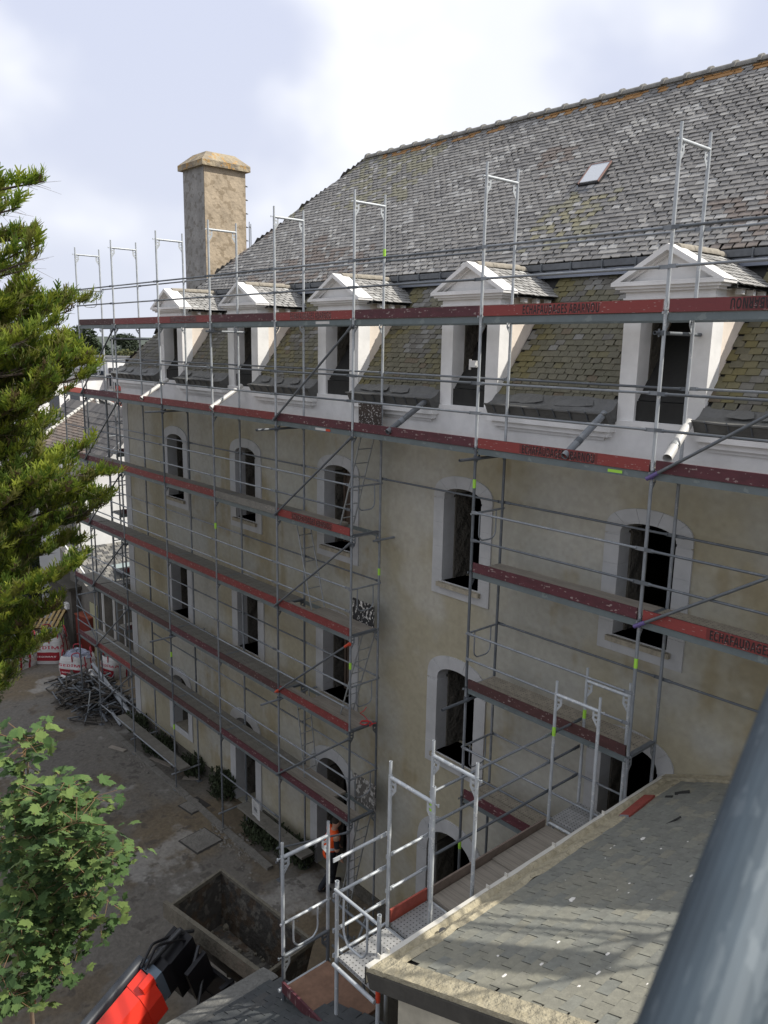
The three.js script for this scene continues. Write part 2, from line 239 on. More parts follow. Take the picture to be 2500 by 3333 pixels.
// ---------------------------------------------------------------- slates
function palette(cols) { return cols.map(c => [c[0], c[1], c[2]]); }
const rs = rng(77);
function slateVariant(w, l, th, col, seed) {
  const r = rng(seed), j = () => (r() - .5) * .012; const y0 = j(), y1 = j();
  const A = [-w / 2, y0, .012 + th], B = [w / 2, y1, .012 + th], C = [w / 2, l, 0.002], D = [-w / 2, l, .002], a = [-w / 2, y0, .012], b = [w / 2, y1, .012], c = [w / 2, l, -.004], d = [-w / 2, l, -.004];
  const clip = (r() < .2) ? .02 + .03 * r() : 0; // a chipped corner
  const A2 = clip ? [-w / 2 + clip, y0, .012 + th] : A, A3 = clip ? [-w / 2, y0 + clip, .011 + th] : null;
  const T = []; const q = (p0, p1, p2, p3) => T.push(p0, p1, p2, p0, p2, p3);
  if (clip) { T.push(A2, B, C, A2, C, A3, A3, C, D); q([-w / 2 + clip, y0, .012], b, B, A2); } else { q(A, B, C, D); q(a, b, B, A); }
  q(b, c, C, B); q(d, a, A, D);
  const pos = new Float32Array(T.flat()), n = T.length, uv = new Float32Array(n * 2), cl = new Float32Array(n * 3), ou = r() * 5, ov = r() * 5;
  for (let i = 0; i < n; i++) { uv[2 * i] = T[i][0] + ou; uv[2 * i + 1] = T[i][1] + ov + T[i][2]; const e = i >= n - 12 || T[i][2] < .01 && false ? 1 : 1; cl[3 * i] = col[0] * e; cl[3 * i + 1] = col[1] * e; cl[3 * i + 2] = col[2] * e; }
  const g = new THREE.BufferGeometry(); g.setAttribute('position', new THREE.BufferAttribute(pos, 3)); g.setAttribute('uv', new THREE.BufferAttribute(uv, 2)); g.setAttribute('color', new THREE.BufferAttribute(cl, 3)); g.computeVertexNormals(); return g;
}
function mergeMany(items) { // [[geometry, Matrix4]] -> one geometry
  let n = 0; for (const [g] of items) n += g.attributes.position.count;
  const P = new Float32Array(n * 3), N = new Float32Array(n * 3), U = new Float32Array(n * 2), C = new Float32Array(n * 3); let o = 0; const v = V(0, 0, 0), nm = new THREE.Matrix3();
  for (const [g, m] of items) { const p = g.attributes.position, q = g.attributes.normal, u = g.attributes.uv, c = g.attributes.color; nm.getNormalMatrix(m);
    for (let i = 0; i < p.count; i++, o++) { v.fromBufferAttribute(p, i).applyMatrix4(m); P[3 * o] = v.x; P[3 * o + 1] = v.y; P[3 * o + 2] = v.z; v.fromBufferAttribute(q, i).applyMatrix3(nm).normalize(); N[3 * o] = v.x; N[3 * o + 1] = v.y; N[3 * o + 2] = v.z; U[2 * o] = u.getX(i); U[2 * o + 1] = u.getY(i); if (c) { C[3 * o] = c.getX(i); C[3 * o + 1] = c.getY(i); C[3 * o + 2] = c.getZ(i); } } }
  const g = new THREE.BufferGeometry(); g.setAttribute('position', new THREE.BufferAttribute(P, 3)); g.setAttribute('normal', new THREE.BufferAttribute(N, 3)); g.setAttribute('uv', new THREE.BufferAttribute(U, 2)); g.setAttribute('color', new THREE.BufferAttribute(C, 3)); return g;
}
// lays slates on the plane through O with u along the eave and w up the slope; keep(s, t) says where; returns [geometry, matrix, centre]
function laySlates(O, u, w, len, high, o) {
  const n = u.clone().cross(w).normalize(), out = [], r = rng(o.seed), rows = Math.ceil(high / o.e);
  const vars = o.palette.map((c, i) => [0, 1, 2].map(k => slateVariant(o.w - .004 - .012 * k * (o.ragged || 1), o.e * 1.75, o.th, c, o.seed * 31 + i * 7 + k)));
  for (let i = 0; i < rows; i++) for (let s = -(i % 2) * o.w / 2 - r() * .03; s < len + o.w; s += o.w) {
    const t = i * o.e; if (!o.keep(s, t + o.e * .4)) { r(); r(); r(); continue; }
    const k = o.tone(s, t, r()), g = vars[k][Math.floor(r() * 3)], tilt = (r() - .5) * o.jit, m = new THREE.Matrix4().makeBasis(u, w, n);
    const p = O.clone().addScaledVector(u, s).addScaledVector(w, t + (r() - .5) * o.jit * .12).addScaledVector(n, .004 + r() * .006);
    m.multiply(new THREE.Matrix4().makeRotationZ(tilt)); m.multiply(new THREE.Matrix4().makeRotationX((r() - .4) * .05)); m.setPosition(p); out.push([g, m, p]);
  }
  return out;
}
const eye = camera.position;
function addSlates(list, host, count, stuffHost, stuffName) { // the slates that show largest as parts of their own
  const view = new THREE.Matrix4().multiplyMatrices(camera.projectionMatrix, camera.matrixWorldInverse);
  const q = V(0, 0, 0); const scored = list.map(e => { q.copy(e[2]).applyMatrix4(view); const inside = Math.abs(q.x) < 1.02 && Math.abs(q.y) < 1.02 && q.z < 1; return [e, inside ? e[2].distanceTo(eye) : 1e6 + e[2].distanceTo(eye)]; }).sort((a, b) => a[1] - b[1]);
  scored.slice(0, count).forEach(([e]) => { const m = mesh('slate', e[0], M.slate, host); m.applyMatrix4(e[1]); });
  const rest = scored.slice(count).map(s => s[0]); if (rest.length) stuffPart(stuffName, mergeMany(rest), M.slate, stuffHost);
}
camera.updateProjectionMatrix(); camera.matrixWorldInverse.copy(camera.matrixWorld).invert();

// lower, steep slope of the mansard (mossy) and its hip at the far end
const YB = 8.93, ZB = -1.12, YT = 10.9, ZT = -2.62, XT = XL + 1.55;
const wB = V(0, YT - YB, ZT - ZB), LB = wB.length(); wB.normalize();
const lower = part('lower_roof', [quad(V(XL + .05, YB, ZB - .012), V(XR, YB, ZB - .012), V(XR, YT, ZT - .012), V(XT, YT, ZT - .012)), quad(V(XL + .05, YB, -10.9), V(XL + .05, YB, ZB - .012), V(XT, YT, ZT - .012), V(XT, YT, -9.4)), slab(XL + .02, XR, 8.6, 8.92, ZB + .02, ZB - .5)], M.slateBed, building, 'steep lower roof slope of mossy slates');
const DORM = [-15.15, -11.5, -7.86, -4.22, -.575];
const inDormer = x => DORM.some(c => Math.abs(x - c) < .69);
const mossPal = palette([[.138, .128, .088], [.130, .122, .080], [.148, .136, .092], [.120, .112, .074], [.150, .134, .070], [.150, .130, .054], [.158, .150, .128], [.20, .195, .178], [.108, .102, .082], [.130, .122, .104], [.142, .112, .072]]);
const mossTone = (s, t, r) => { const x = s + XL, near = DORM.some(c => x - c > .68 && x - c < 1.05), n = fbm((x + 40) / 80, (t + 5) / 80, 64, 4, 203), g = fbm((x + 40) / 80, (t + 9) / 80, 40, 4, 207); if (x < -13.5 && r < .8) return r < .4 ? 9 : 8; if (near && r < .62) return r < .3 ? 5 : 4; if (n > .56 && r < .7) return r < .3 ? 9 : r < .5 ? 6 : 7; if (g > .56 && r < .5) return 4; if (r > .965) return 10; if (r > .94) return 7; return Math.floor(r * 4.4) % 9; };
{
  const list = laySlates(V(XL, YB - .06, ZB + .045), V(1, 0, 0), wB, XR - XL, LB, { e: .114, w: .185, th: .011, jit: .04, seed: 5, palette: mossPal, tone: mossTone, ragged: 1, keep: (s, t) => { const x = s + XL; return !inDormer(x) && x > XL + .05 + 1.5 * t / LB && t < LB - .02 && x < 4.5; } });
  addSlates(list, lower, 300, building, 'lower_roof_slates');
  const hipW = V(XT - XL - .05, YT - YB, 0).normalize();
  const hip = laySlates(V(XL + .02, YB - .03, -10.8), V(0, 0, 1), hipW, 9.7, 2.45, { e: .122, w: .19, th: .011, jit: .05, seed: 6, palette: mossPal, tone: (s, t, r) => 8 + (r > .5 ? 1 : 0), keep: (s, t) => s < 9.7 - 1.5 * t / 2.45 });
  stuffPart('hip_slates', mergeMany(hip), M.slate, building);
}
// upper slope with its hip, ridge at z = -6
const RY = 14.72, RZ = -6.0, RX = -12.9, EY = 11.09, EZ = -2.46, EX = -16.42;
const wU = V(0, RY - EY, RZ - EZ), LU = wU.length(); wU.normalize();
const upper = part('upper_roof', [quad(V(EX, EY, EZ), V(XR, EY, EZ), V(XR, RY, RZ), V(RX, RY, RZ)), quad(V(XR, EY, 2 * RZ - EZ), V(EX, EY, 2 * RZ - EZ), V(RX, RY, RZ), V(XR, RY, RZ)), tri(V(EX, EY, 2 * RZ - EZ), V(EX, EY, EZ), V(RX, RY, RZ)), slab(EX, XR, 10.7, 10.9, EZ - .3, -9.3), quad(V(XR, EY, EZ), V(XR, EY, 2 * RZ - EZ), V(XR, RY, RZ), V(XR, RY, RZ - .01))], M.slateBed, building, 'grey upper roof slope of lichen flecked slates');
const greyPal = palette([[.215, .208, .198], [.232, .224, .212], [.20, .194, .186], [.245, .237, .223], [.18, .175, .168], [.26, .252, .238], [.37, .365, .35], [.32, .312, .295], [.225, .215, .155], [.19, .16, .14], [.34, .18, .06], [.255, .235, .15]]);
const sky0 = [-4.2, -3.8];
const greyTone = (s, t, r) => {
  const x = s + EX, a = fbm((x + 40) / 80, (t + 3) / 80, 48, 4, 211), b = fbm((x + 40) / 80, (t + 13) / 80, 30, 4, 213), c = fbm((x + 40) / 80, (t + 23) / 80, 90, 3, 217);
  if (t > LU - .34 && fbm((x + 40) / 80, .3, 70, 3, 219) > .47 && x > -12 && r < .75) return 10;
  if (x < -9.5 && t > 2.6 && b > .47 && r < .55) return 8;
  if (x > -4.6 && x < -3.2 && t < 2.0 && t > .35 && r < .5 && c > .42) return r < .22 ? 11 : 8;
  if (b > .57 && t < 3.6 && r < .55) return 9;
  if (c > .62 && r < .34) return r < .14 ? 6 : 7;
  if (r > .955) return 6; if (r > .91) return 7; if (r > .87) return 4;
  return a > .52 ? [1, 3, 5, 0][Math.floor(r * 4.6) % 4] : [0, 2, 1, 4][Math.floor(r * 4.6) % 4];
};
{
  const list = laySlates(V(EX, EY, EZ + .02), V(1, 0, 0), wU, XR - EX, LU, { e: .118, w: .185, th: .017, jit: .07, seed: 8, palette: greyPal, tone: greyTone, ragged: 1.6, keep: (s, t) => { const x = s + EX; return x > EX + (RX - EX) * t / LU && t < LU - .03 && x < 6 && !(x > -4.3 && x < -3.75 && t > 2.16 && t < 2.66); } });
  stuffPart('upper_roof_slates', mergeMany(list), M.slate, building);
  const hw = V(RX - EX, RY - EY, 0).normalize(), hl = Math.hypot(RX - EX, RY - EY), half = Math.abs(RZ - EZ);
  const hip = laySlates(V(EX + .02, EY, 2 * RZ - EZ), V(0, 0, 1), hw, 2 * half, hl, { e: .118, w: .205, th: .011, jit: .07, seed: 9, palette: greyPal, tone: (s, t, r) => Math.floor(r * 6), keep: (s, t) => Math.abs(s - half) < half * (1 - t / hl) && t < hl - .05 });
  stuffPart('hip_roof_slates', mergeMany(hip), M.slate, building);
  // ridge tiles with a raised collar at each joint
  const tileG = join([(() => { const g = flat(new THREE.CylinderGeometry(.105, .105, .5, 10, 1, false, 0, Math.PI)); g.rotateZ(Math.PI / 2); g.rotateX(-Math.PI / 2 + Math.PI / 2); return metreUV(g); })(), (() => { const g = flat(new THREE.CylinderGeometry(.14, .14, .07, 10, 1, false, 0, Math.PI)); g.rotateZ(Math.PI / 2); g.translate(-.22, 0, 0); return metreUV(g); })()]);
  const r = rng(31);
  for (let x = RX + .1, k = 0; x < 5; x += .47, k++) { const m = part('ridge_tile', tileG, M.ridge, building); m.position.set(x + .25, RY + .0 + r() * .012, RZ); m.rotation.set((r() - .5) * .08, 0, (r() - .5) * .02); }
  part('ridge_bed', [slab(RX, XR, RY - .06, RY + .02, RZ - .07, RZ + .07)], M.ridge, building);
  // zinc gutter along the break of the roof
  const prof = [[-2.62, 10.84], [-2.50, 10.86], [-2.485, 10.97], [-2.41, 10.985], [-2.40, 11.085], [-2.415, 11.085], [-2.425, 11.0], [-2.50, 11.0], [-2.55, 11.09], [-2.62, 11.09]];
  const g = poly(prof.map(q => [-q[0], q[1]]), XR - EX + .25); g.rotateY(Math.PI / 2); g.translate(EX - .25, 0, 0);
  const gut = part('roof_gutter', metreUV(g), M.zinc, building, 'dark zinc gutter band at the break of the roof');
  part('gutter_face', [slab(EX - .1, XR, 10.85, 10.965, -2.498, -2.47)], M.zincBlue, gut);
  const hook = join([slab(-.012, .012, 10.98, 11.095, -2.405, -2.385), slab(-.012, .012, 10.96, 10.985, -2.48, -2.385)]);
  for (let x = EX + .2; x < 4; x += .62) part('gutter_bracket', hook, M.galvDark, gut).position.x = x;
}
// roof window: grey blind in a frame on a raised kerb
{
  const sk = new THREE.Group(), B = new THREE.Matrix4().makeBasis(V(1, 0, 0), wU, V(1, 0, 0).cross(wU)); const c = V(EX, EY, EZ).addScaledVector(V(1, 0, 0), -4.0 - EX).addScaledVector(wU, 2.4);
  const k = part('roof_window', [box(.46, .58, .07, 0, 0, .04)], M.black, building, 'small roof window with a pale blind'); B.setPosition(c); k.applyMatrix4(B);
  part('pane', [box(.40, .52, .02, 0, .01, .087)], std({ color: lin(.52, .54, .56), roughness: .25 }), k);
  part('frame', [box(.02, .56, .03, .215, 0, .09), box(.02, .56, .03, -.215, 0, .09), box(.44, .02, .03, 0, .27, .09)], std({ color: lin(.22, .13, .11), roughness: .7 }), k);
  part('flashing', [box(.56, .16, .008, 0, -.37, .032), box(.05, .66, .01, .26, 0, .03), box(.05, .66, .01, -.26, 0, .03)], M.zinc, k);
}
// chimney at the gable end
{
  const X0 = -19.55, X1 = -18.2, Z0 = -3.93, Z1 = -5.42;
  const chT = colorTex(256, 256, (u, v) => { const n = .62 + .6 * (fbm(u, v, 5, 6, 221, .62) - .3), p = sm(.60, .66, fbm(u, v, 12, 4, 223)); return mixc([n, n * .97, n * .93], [.38, .34, .28], p * .55); });
  const m = std({ color: lin(.46, .385, .285), map: per(chT, 1.7), bumpMap: per(lumpT, .7), bumpScale: .018 }), m2 = std({ color: lin(.33, .33, .325), map: per(chT, 1.4), bumpMap: per(lumpT, .6), bumpScale: .012 });  // sun side warmer and lighter, other faces greyer: light and shade in the colours
  const ch = part('chimney', [slab(X0, X1 - .03, 6, 15.05, Z0, Z1)], m2, building, 'tall rendered chimney stack with a mossy sloping cap');
  part('chimney_face', [slab(X1 - .03, X1, 6, 15.05, Z0 - .003, Z1)], m, ch);
  const cap = [[X0 - .12, X1 + .12, Z0 + .12, Z1 - .12]]; const a = .16, y = [15.03, 15.2, 15.52];
  const P = (x, yy, z) => V(x, yy, z), x0 = X0 - .12, x1 = X1 + .12, z0 = Z0 + .12, z1 = Z1 - .12, ix = .36, iz = .36;
  part('chimney_cap', [slab(x0, x1, y[0], y[1], z0, z1), quad(P(x0, y[1], z0), P(x1, y[1], z0), P(x1 - ix, y[2], z0 - iz), P(x0 + ix, y[2], z0 - iz)), quad(P(x1, y[1], z0), P(x1, y[1], z1), P(x1 - ix, y[2], z1 + iz), P(x1 - ix, y[2], z0 - iz)), quad(P(x1, y[1], z1), P(x0, y[1], z1), P(x0 + ix, y[2], z1 + iz), P(x1 - ix, y[2], z1 + iz)), quad(P(x0, y[1], z1), P(x0, y[1], z0), P(x0 + ix, y[2], z0 - iz), P(x0 + ix, y[2], z1 + iz)), quad(P(x0 + ix, y[2], z0 - iz), P(x1 - ix, y[2], z0 - iz), P(x1 - ix, y[2], z1 + iz), P(x0 + ix, y[2], z1 + iz))],
    std({ map: per(colorTex(256, 256, (u, v) => { const n = .7 + .5 * (fbm(u, v, 6, 5, 231) - .4), l = sm(.48, .62, fbm(u, v, 5, 4, 233)), o = sm(.60, .66, fbm(u, v, 9, 4, 235)); return mixc(mixc([.30 * n, .25 * n, .18 * n], [.40 * n, .33 * n, .22 * n], l), [.36, .20, .05], o * .7); }), 1.3), bumpMap: per(lumpT, .5), bumpScale: .03 }), ch);
  for (let k = 0; k < 6; k++) { const yy = 12.55 + k * .42; part('iron_rung', [tube(V(X1 - .35, yy, Z1), V(X1 - .2, yy, Z1 - .2), .014, 6), tube(V(X1 - .05, yy, Z1), V(X1 - .2, yy, Z1 - .2), .014, 6)], M.galvDark, ch); }
}
// ---------------------------------------------------------------- dormers: one built, four copies
function makeDormer() {
  const s = new THREE.Shape([[-.665, 8.6], [.665, 8.6], [.665, 10.47], [-.665, 10.47]].map(q => new THREE.Vector2(...q)));
  s.holes.push(new THREE.Path([[-.39, 8.635], [-.39, 10.2], [.39, 10.2], [.39, 8.635]].map(q => new THREE.Vector2(...q))));
  const f = flat(new THREE.ExtrudeGeometry(s, { depth: .3, bevelEnabled: false })); f.translate(0, 0, ZF - .3);
  const d = part('dormer', [metreUV(f)], M.white, building);
  for (const sd of [-1, 1]) part('cheek', [slab(sd * .655, sd * .44, 8.6, 10.48, ZF - .302, -2.66)], M.cheek, d);
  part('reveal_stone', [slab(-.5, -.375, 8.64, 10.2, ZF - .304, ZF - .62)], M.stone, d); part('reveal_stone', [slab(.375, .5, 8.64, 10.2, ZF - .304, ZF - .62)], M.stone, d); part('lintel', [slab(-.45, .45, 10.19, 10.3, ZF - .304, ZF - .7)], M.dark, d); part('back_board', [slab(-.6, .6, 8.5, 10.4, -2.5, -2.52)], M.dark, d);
  part('sill', [slab(-.62, .62, 8.56, 8.632, ZF - .3, ZF + .06)], M.white, d);
  part('iron_bar', [tube(V(-.39, 8.93, ZF - .33), V(.39, 8.93, ZF - .33), .008, 6), tube(V(-.39, 9.16, ZF - .33), V(.39, 9.16, ZF - .33), .006, 6)], M.black, d);
  part('cornice', [slab(-.69, .69, 10.335, 10.36, ZF - .32, ZF + .022), slab(-.73, .73, 10.44, 10.475, ZF - .3, ZF + .06), slab(-.78, .78, 10.475, 10.515, ZF - .28, ZF + .11), slab(-.83, .83, 10.515, 10.555, ZF - .26, ZF + .15)], M.white, d);
  const rk = (e, depth, z, w) => { const sh = new THREE.Shape([[-.84 + e * 1.7, 10.557], [.84 - e * 1.7, 10.557], [0, 11.05 - e]].map(q => new THREE.Vector2(...q))); if (w) sh.holes.push(new THREE.Path([[-.84 + (e + w) * 2.0, 10.575], [0, 11.05 - e - w * 1.12], [.84 - (e + w) * 2.0, 10.575]].map(q => new THREE.Vector2(...q)))); const g = flat(new THREE.ExtrudeGeometry(sh, { depth, bevelEnabled: false })); g.translate(0, 0, z); return metreUV(g); };
  part('pediment', [rk(0, .36, ZF - .215, .075), rk(.06, .2, ZF - .16, .05), rk(.10, .2, ZF - .21, 0)], M.white, d, 'white triangular pediment');
  const RYd = 11.0, ex = .865, ey = 10.495, zA = ZF - .16, zBk = -2.7;
  part('dormer_roof', [quad(V(0, RYd, zA), V(ex, ey, zA), V(ex, ey, zBk), V(0, RYd, zBk)), quad(V(-ex, ey, zA), V(0, RYd, zA), V(0, RYd, zBk), V(-ex, ey, zBk)), quad(V(0, RYd - .04, zA), V(ex, ey - .04, zA), V(ex, ey - .04, zBk), V(0, RYd - .04, zBk)), quad(V(-ex, ey - .04, zA), V(0, RYd - .04, zA), V(0, RYd - .04, zBk), V(-ex, ey - .04, zBk)), slab(-ex, ex, ey - .045, ey - .01, zA, zA - .02)], M.slateBed, d);
  const pal = palette([[.27, .265, .25], [.30, .295, .28], [.24, .235, .22], [.34, .33, .31], [.44, .44, .42], [.20, .195, .18]]), L = Math.hypot(ex, RYd - ey);
  const o = seed => ({ e: .105, w: .17, th: .009, jit: .1, seed, palette: pal, ragged: 1.5, tone: (s, t, r) => r > .93 ? 4 : r > .88 ? 5 : Math.floor(r * 4.5) % 4, keep: (s, t) => s > .03 && s < zA - zBk - .02 && t < L - .04 });
  const list = laySlates(V(ex + .02, ey - .005, zA), V(0, 0, -1), V(-ex, RYd - ey, 0).normalize(), zA - zBk, L, o(41)).concat(laySlates(V(-ex - .02, ey - .005, zBk), V(0, 0, 1), V(ex, RYd - ey, 0).normalize(), zA - zBk, L, Object.assign(o(42), { keep: (s, t) => s > .02 && s < zA - zBk - .04 && t < L - .04 })));
  stuffPart('dormer_slates', mergeMany(list), M.slate, d);
  const tg = (() => { const a = flat(new THREE.CylinderGeometry(.085, .095, .36, 10, 1, false, 0, Math.PI)); a.rotateX(Math.PI / 2); a.rotateZ(Math.PI / 2); return metreUV(a); })();
  for (let k = 0; k < 4; k++) { const t = part('ridge_tile', tg, M.ridgeOld, d); t.position.set((k % 2) * .006, RYd - .012 + .006 * (k % 3), zA - .1 - k * .375); t.rotation.z = 0; }
  part('ridge_bed', [slab(-.05, .05, RYd - .04, RYd + .0, zA - .02, zBk)], M.ridgeOld, d);
  const rf = slab(-.05, .05, -.035, .035, -.035, .035);
  for (const sd of [-1, 1]) for (const z of [-1.5, -1.82, -2.14, -2.42]) part('rafter_end', rf, M.white, d).position.set(sd * .775, 10.425, z);
  return d;
}
const dormer0 = makeDormer();
DORM.forEach((c, i) => { const d = i ? dormer0.clone() : dormer0; if (i) building.add(d); d.position.x = c; });
// gutters, flashing and stepped cornices between the dormers
{
  const spans = []; for (let i = 0; i < DORM.length; i++) spans.push([DORM[i] + .64, i + 1 < DORM.length ? DORM[i + 1] - .66 : 3.0]); spans.push([XL - .15, DORM[0] - .66]);
  for (const [a, b] of spans) {
    part('cornice', [slab(a, b, 8.455, 8.56, ZF, ZF + .20), slab(a + .05, b - .05, 8.37, 8.455, ZF, ZF + .125), slab(a + .16, b - .16, 8.315, 8.37, ZF, ZF + .06)], M.white, building);
    const pr = [[ZF + .02, 8.57], [ZF + .20, 8.575], [ZF + .27, 8.70], [ZF + .31, 8.715], [ZF + .31, 8.735], [ZF + .22, 8.735], [ZF + .1, 8.79], [ZF - .02, 8.915], [ZF - .1, 8.93]];
    const g = flat(new THREE.ExtrudeGeometry(new THREE.Shape(pr.map(q => new THREE.Vector2(-q[0], q[1]))), { depth: b - a - .02, steps: 26, bevelEnabled: false })); { const p = g.attributes.position; for (let i = 0; i < p.count; i++) { const zz = p.getZ(i), n1 = fbm((zz + a + 40) / 80, .37, 160, 3, 371) - .5, n2 = fbm((zz + a + 40) / 80, .61, 260, 3, 373) - .5; if (p.getX(i) > -ZF - .34 && p.getX(i) < -ZF - .24) { p.setY(i, p.getY(i) + n1 * .05); p.setX(i, p.getX(i) + n2 * .05); } else if (p.getY(i) > 8.74) p.setY(i, p.getY(i) + n2 * .06); } g.computeVertexNormals(); } g.rotateY(Math.PI / 2); g.translate(a + .01, 0, 0);
    const gt = part('eaves_gutter', metreUV(g), M.oldZinc, building, 'weathered zinc box gutter with a sheet flashing');
    const r = rng(Math.round(a * 100) + 5000), br = join([tube(V(0, 8.60, ZF + .225), V(0, 8.70, ZF + .285), .011, 6), tube(V(0, 8.70, ZF + .285), V(0, 8.735, ZF + .33), .011, 6), tube(V(0, 8.60, ZF + .225), V(.02, 8.585, ZF + .15), .011, 6)]);
    for (let x = a + .2; x < b - .1; x += .30) { const q = part('gutter_bracket', br, M.galvDark, gt); q.position.x = x; q.rotation.z = 0; }
    // loose sheets of zinc lying bent on the flashing
    for (let k = 0; k < 3; k++) { const x = lerp(a + .3, b - .5, (k + r() * .6) / 3), w = .3 + r() * .4; const sg = poly([[-w / 2, -.05], [-w / 2 + .04, -.08], [w * .2, -.07 - r() * .03], [w / 2, -.05], [w / 2 - .05, .07], [w * .1, .09], [-w * .3, .06]], .004); sg.rotateX(-Math.PI / 2); const p = part('zinc_sheet', metreUV(sg), M.oldZinc, gt); p.position.set(x, 8.83 + r() * .02, ZF + .07 + r() * .02); p.rotation.set(.62 + r() * .1, (r() - .5) * .3, (r() - .5) * .06); }
  }
}

// ================================================================ the facade scaffold
const XK = [-18.79, -16.30, -13.67, -11.14, -8.565, -6.073, -3.038, 0, 3.04, 6.08], ZI = -.709, DL = .093;
const R0 = .0242;
// a welded frame hung from its top crossbar (y = 0): two posts, crossbar, corner plates, spigots
function frameGeo(H, ax = V(0, 0, 1)) {
  const o = V(0, 0, 0), i = ax.clone().multiplyScalar(ZI), L = [], up = y => V(0, y, 0);
  for (const p of [o, i]) { L.push(tube(p.clone().add(up(-H)), p.clone().add(up(.03)), R0, 10)); L.push(hollow(p.clone().add(up(.0)), p.clone().add(up(.2)), .0195, .004, 10)); }
  L.push(tube(o, i, .0242, 10));
  for (const [p, sg] of [[o, -1], [i, 1]]) { // corner plate under each end of the crossbar
    const s = new THREE.Shape([[0, -.05], [.02, -.05], [.075, -.06], [.075, -.0], [.105, -.0], [.105, -.135], [.015, -.26], [0, -.26]].map(q => new THREE.Vector2(...q)));
    s.holes.push(new THREE.Path([[.022, -.085], [.022, -.125], [.07, -.125], [.07, -.085]].map(q => new THREE.Vector2(...q))));
    s.holes.push(new THREE.Path([[.02, -.15], [.02, -.2], [.05, -.155]].map(q => new THREE.Vector2(...q))));
    const g = flat(new THREE.ExtrudeGeometry(s, { depth: .006, bevelEnabled: false })); g.translate(0, 0, -.003); g.rotateY(sg < 0 ? Math.PI / 2 : -Math.PI / 2); if (ax.x) g.rotateY(-Math.PI / 2);
    g.translate(p.x, p.y, p.z); L.push(metreUV(g));
  }
  const out = ax.clone().multiplyScalar(.07); L.push(tube(o, out, .007, 6), tube(out.clone().add(V(0, -.015, 0)), out.clone().add(V(0, .015, 0)), .012, 6));
  return join(L);
}
const FRAME2 = frameGeo(2), FRAME14 = frameGeo(1.4), FRAME1 = frameGeo(1);
const scaffold = thing('scaffolding', 'galvanised facade scaffolding with red toe boards standing along the ochre building front', 'scaffolding', [0, 0, 0]);
const tapeG = (() => { const g = flat(new THREE.CylinderGeometry(R0 + .0025, R0 + .0025, .14, 10, 1, true)); return metreUV(g); })();
const rf = rng(303);
function frame(k, level, geo = FRAME2, host = scaffold) { const f = part('frame', geo, level >= 10 ? M.galvSunlit : rf() < .25 ? M.galvDark : M.galv, host); f.position.set(XK[k], level + DL, 0); if (rf() < .30) { const t = part('tape_band', tapeG, M.tape, f); t.position.set(0, -.42 - rf() * .5, rf() < .8 ? 0 : ZI); } return f; }  // top lifts take the tube colour with sunlight painted in
for (let k = 0; k <= 5; k++) for (const L of [0, 2, 4, 6, 8, 10, 12]) frame(k, L);
for (const L of [0, 2, 4, 6, 8, 10, 12]) frame(6, L);
for (const L of [4, 6, 8, 10, 12]) frame(7, L);
for (const k of [8, 9]) for (const L of [8, 10, 12]) frame(k, L);
// feet: jack and plate under each outer and inner post
{
  const jack = join([tube(V(0, GY, 0), V(0, -1.9, 0), .018, 8), tube(V(0, -2.02, 0), V(0, -1.96, 0), .035, 8), box(.15, .01, .15, 0, GY + .006, 0)]);
  for (let k = 0; k <= 6; k++) for (const z of [0, ZI]) { const j = part('base_jack', jack, M.galvDark, scaffold); j.position.set(XK[k], 0, z); }
}
// rails between frames: flattened at both ends
const railCache = new Map();
function railGeo(L) { const key = L.toFixed(3); if (!railCache.has(key)) { const g = [tube(V(.12, 0, 0), V(L - .12, 0, 0), .0185, 8)]; for (const x of [.0, L - .13]) { const b = flat(new THREE.BoxGeometry(.13, .05, .012)); b.translate(x + .065, 0, 0); g.push(metreUV(b)); const c = flat(new THREE.CylinderGeometry(.0185, .024, .06, 8)); c.rotateZ(x ? Math.PI / 2 : -Math.PI / 2); c.translate(x ? L - .14 : .14, 0, 0); g.push(metreUV(c)); } railCache.set(key, join(g)); } return railCache.get(key); }
const rr = rng(404);
function rail(k0, k1, y, z, mat) { const L = XK[k1] - XK[k0]; const m = part('guardrail', railGeo(L), mat || (rr() < .45 ? M.galvDark : M.galv), scaffold); m.position.set(XK[k0], y, z); m.rotation.z = (rr() - .5) * .006; m.rotation.x = rr() * 6; m.rotation.x = 0; return m; }
for (let k = 0; k < 9; k++) { for (const L of [10, 8]) { rail(k, k + 1, L + .645, R0 + .012); rail(k, k + 1, L + 1.1, R0 + .012); rail(k, k + 1, L + 1.15, ZI - R0 - .012); } }
for (let k = 0; k < 5; k++) for (const L of [6, 4, 2, 0]) { rail(k, k + 1, L + .62, R0 + .012); rail(k, k + 1, L + 1.08, R0 + .012); if (!(k === 0 && L === 0)) rail(k, k + 1, L + 1.08, ZI - R0 - .012); }
rail(5, 6, 7.14, ZI - R0 - .012);
for (const k of [6, 7]) { rail(k, k + 1, 6.63, R0 + .012); rail(k, k + 1, 7.08, R0 + .012); rail(k, k + 1, 7.15, ZI - R0 - .012); }
rail(6, 7, 4.62, R0 + .012); rail(6, 7, 5.06, R0 + .012); rail(6, 7, 5.06, ZI - R0 - .012); rail(7, 8, 5.06, ZI - R0 - .012);
rail(6, 7, 2.62, R0 + .012); rail(6, 7, 3.03, R0 + .012); rail(6, 7, 3.03, ZI - R0 - .012);
rail(3, 4, -.97, R0 + .012); rail(0, 1, -1.0, R0 + .012); rail(1, 2, -1.0, R0 + .012); rail(0, 1, -1.85, R0 + .012); rail(1, 2, -1.9, R0 + .012);

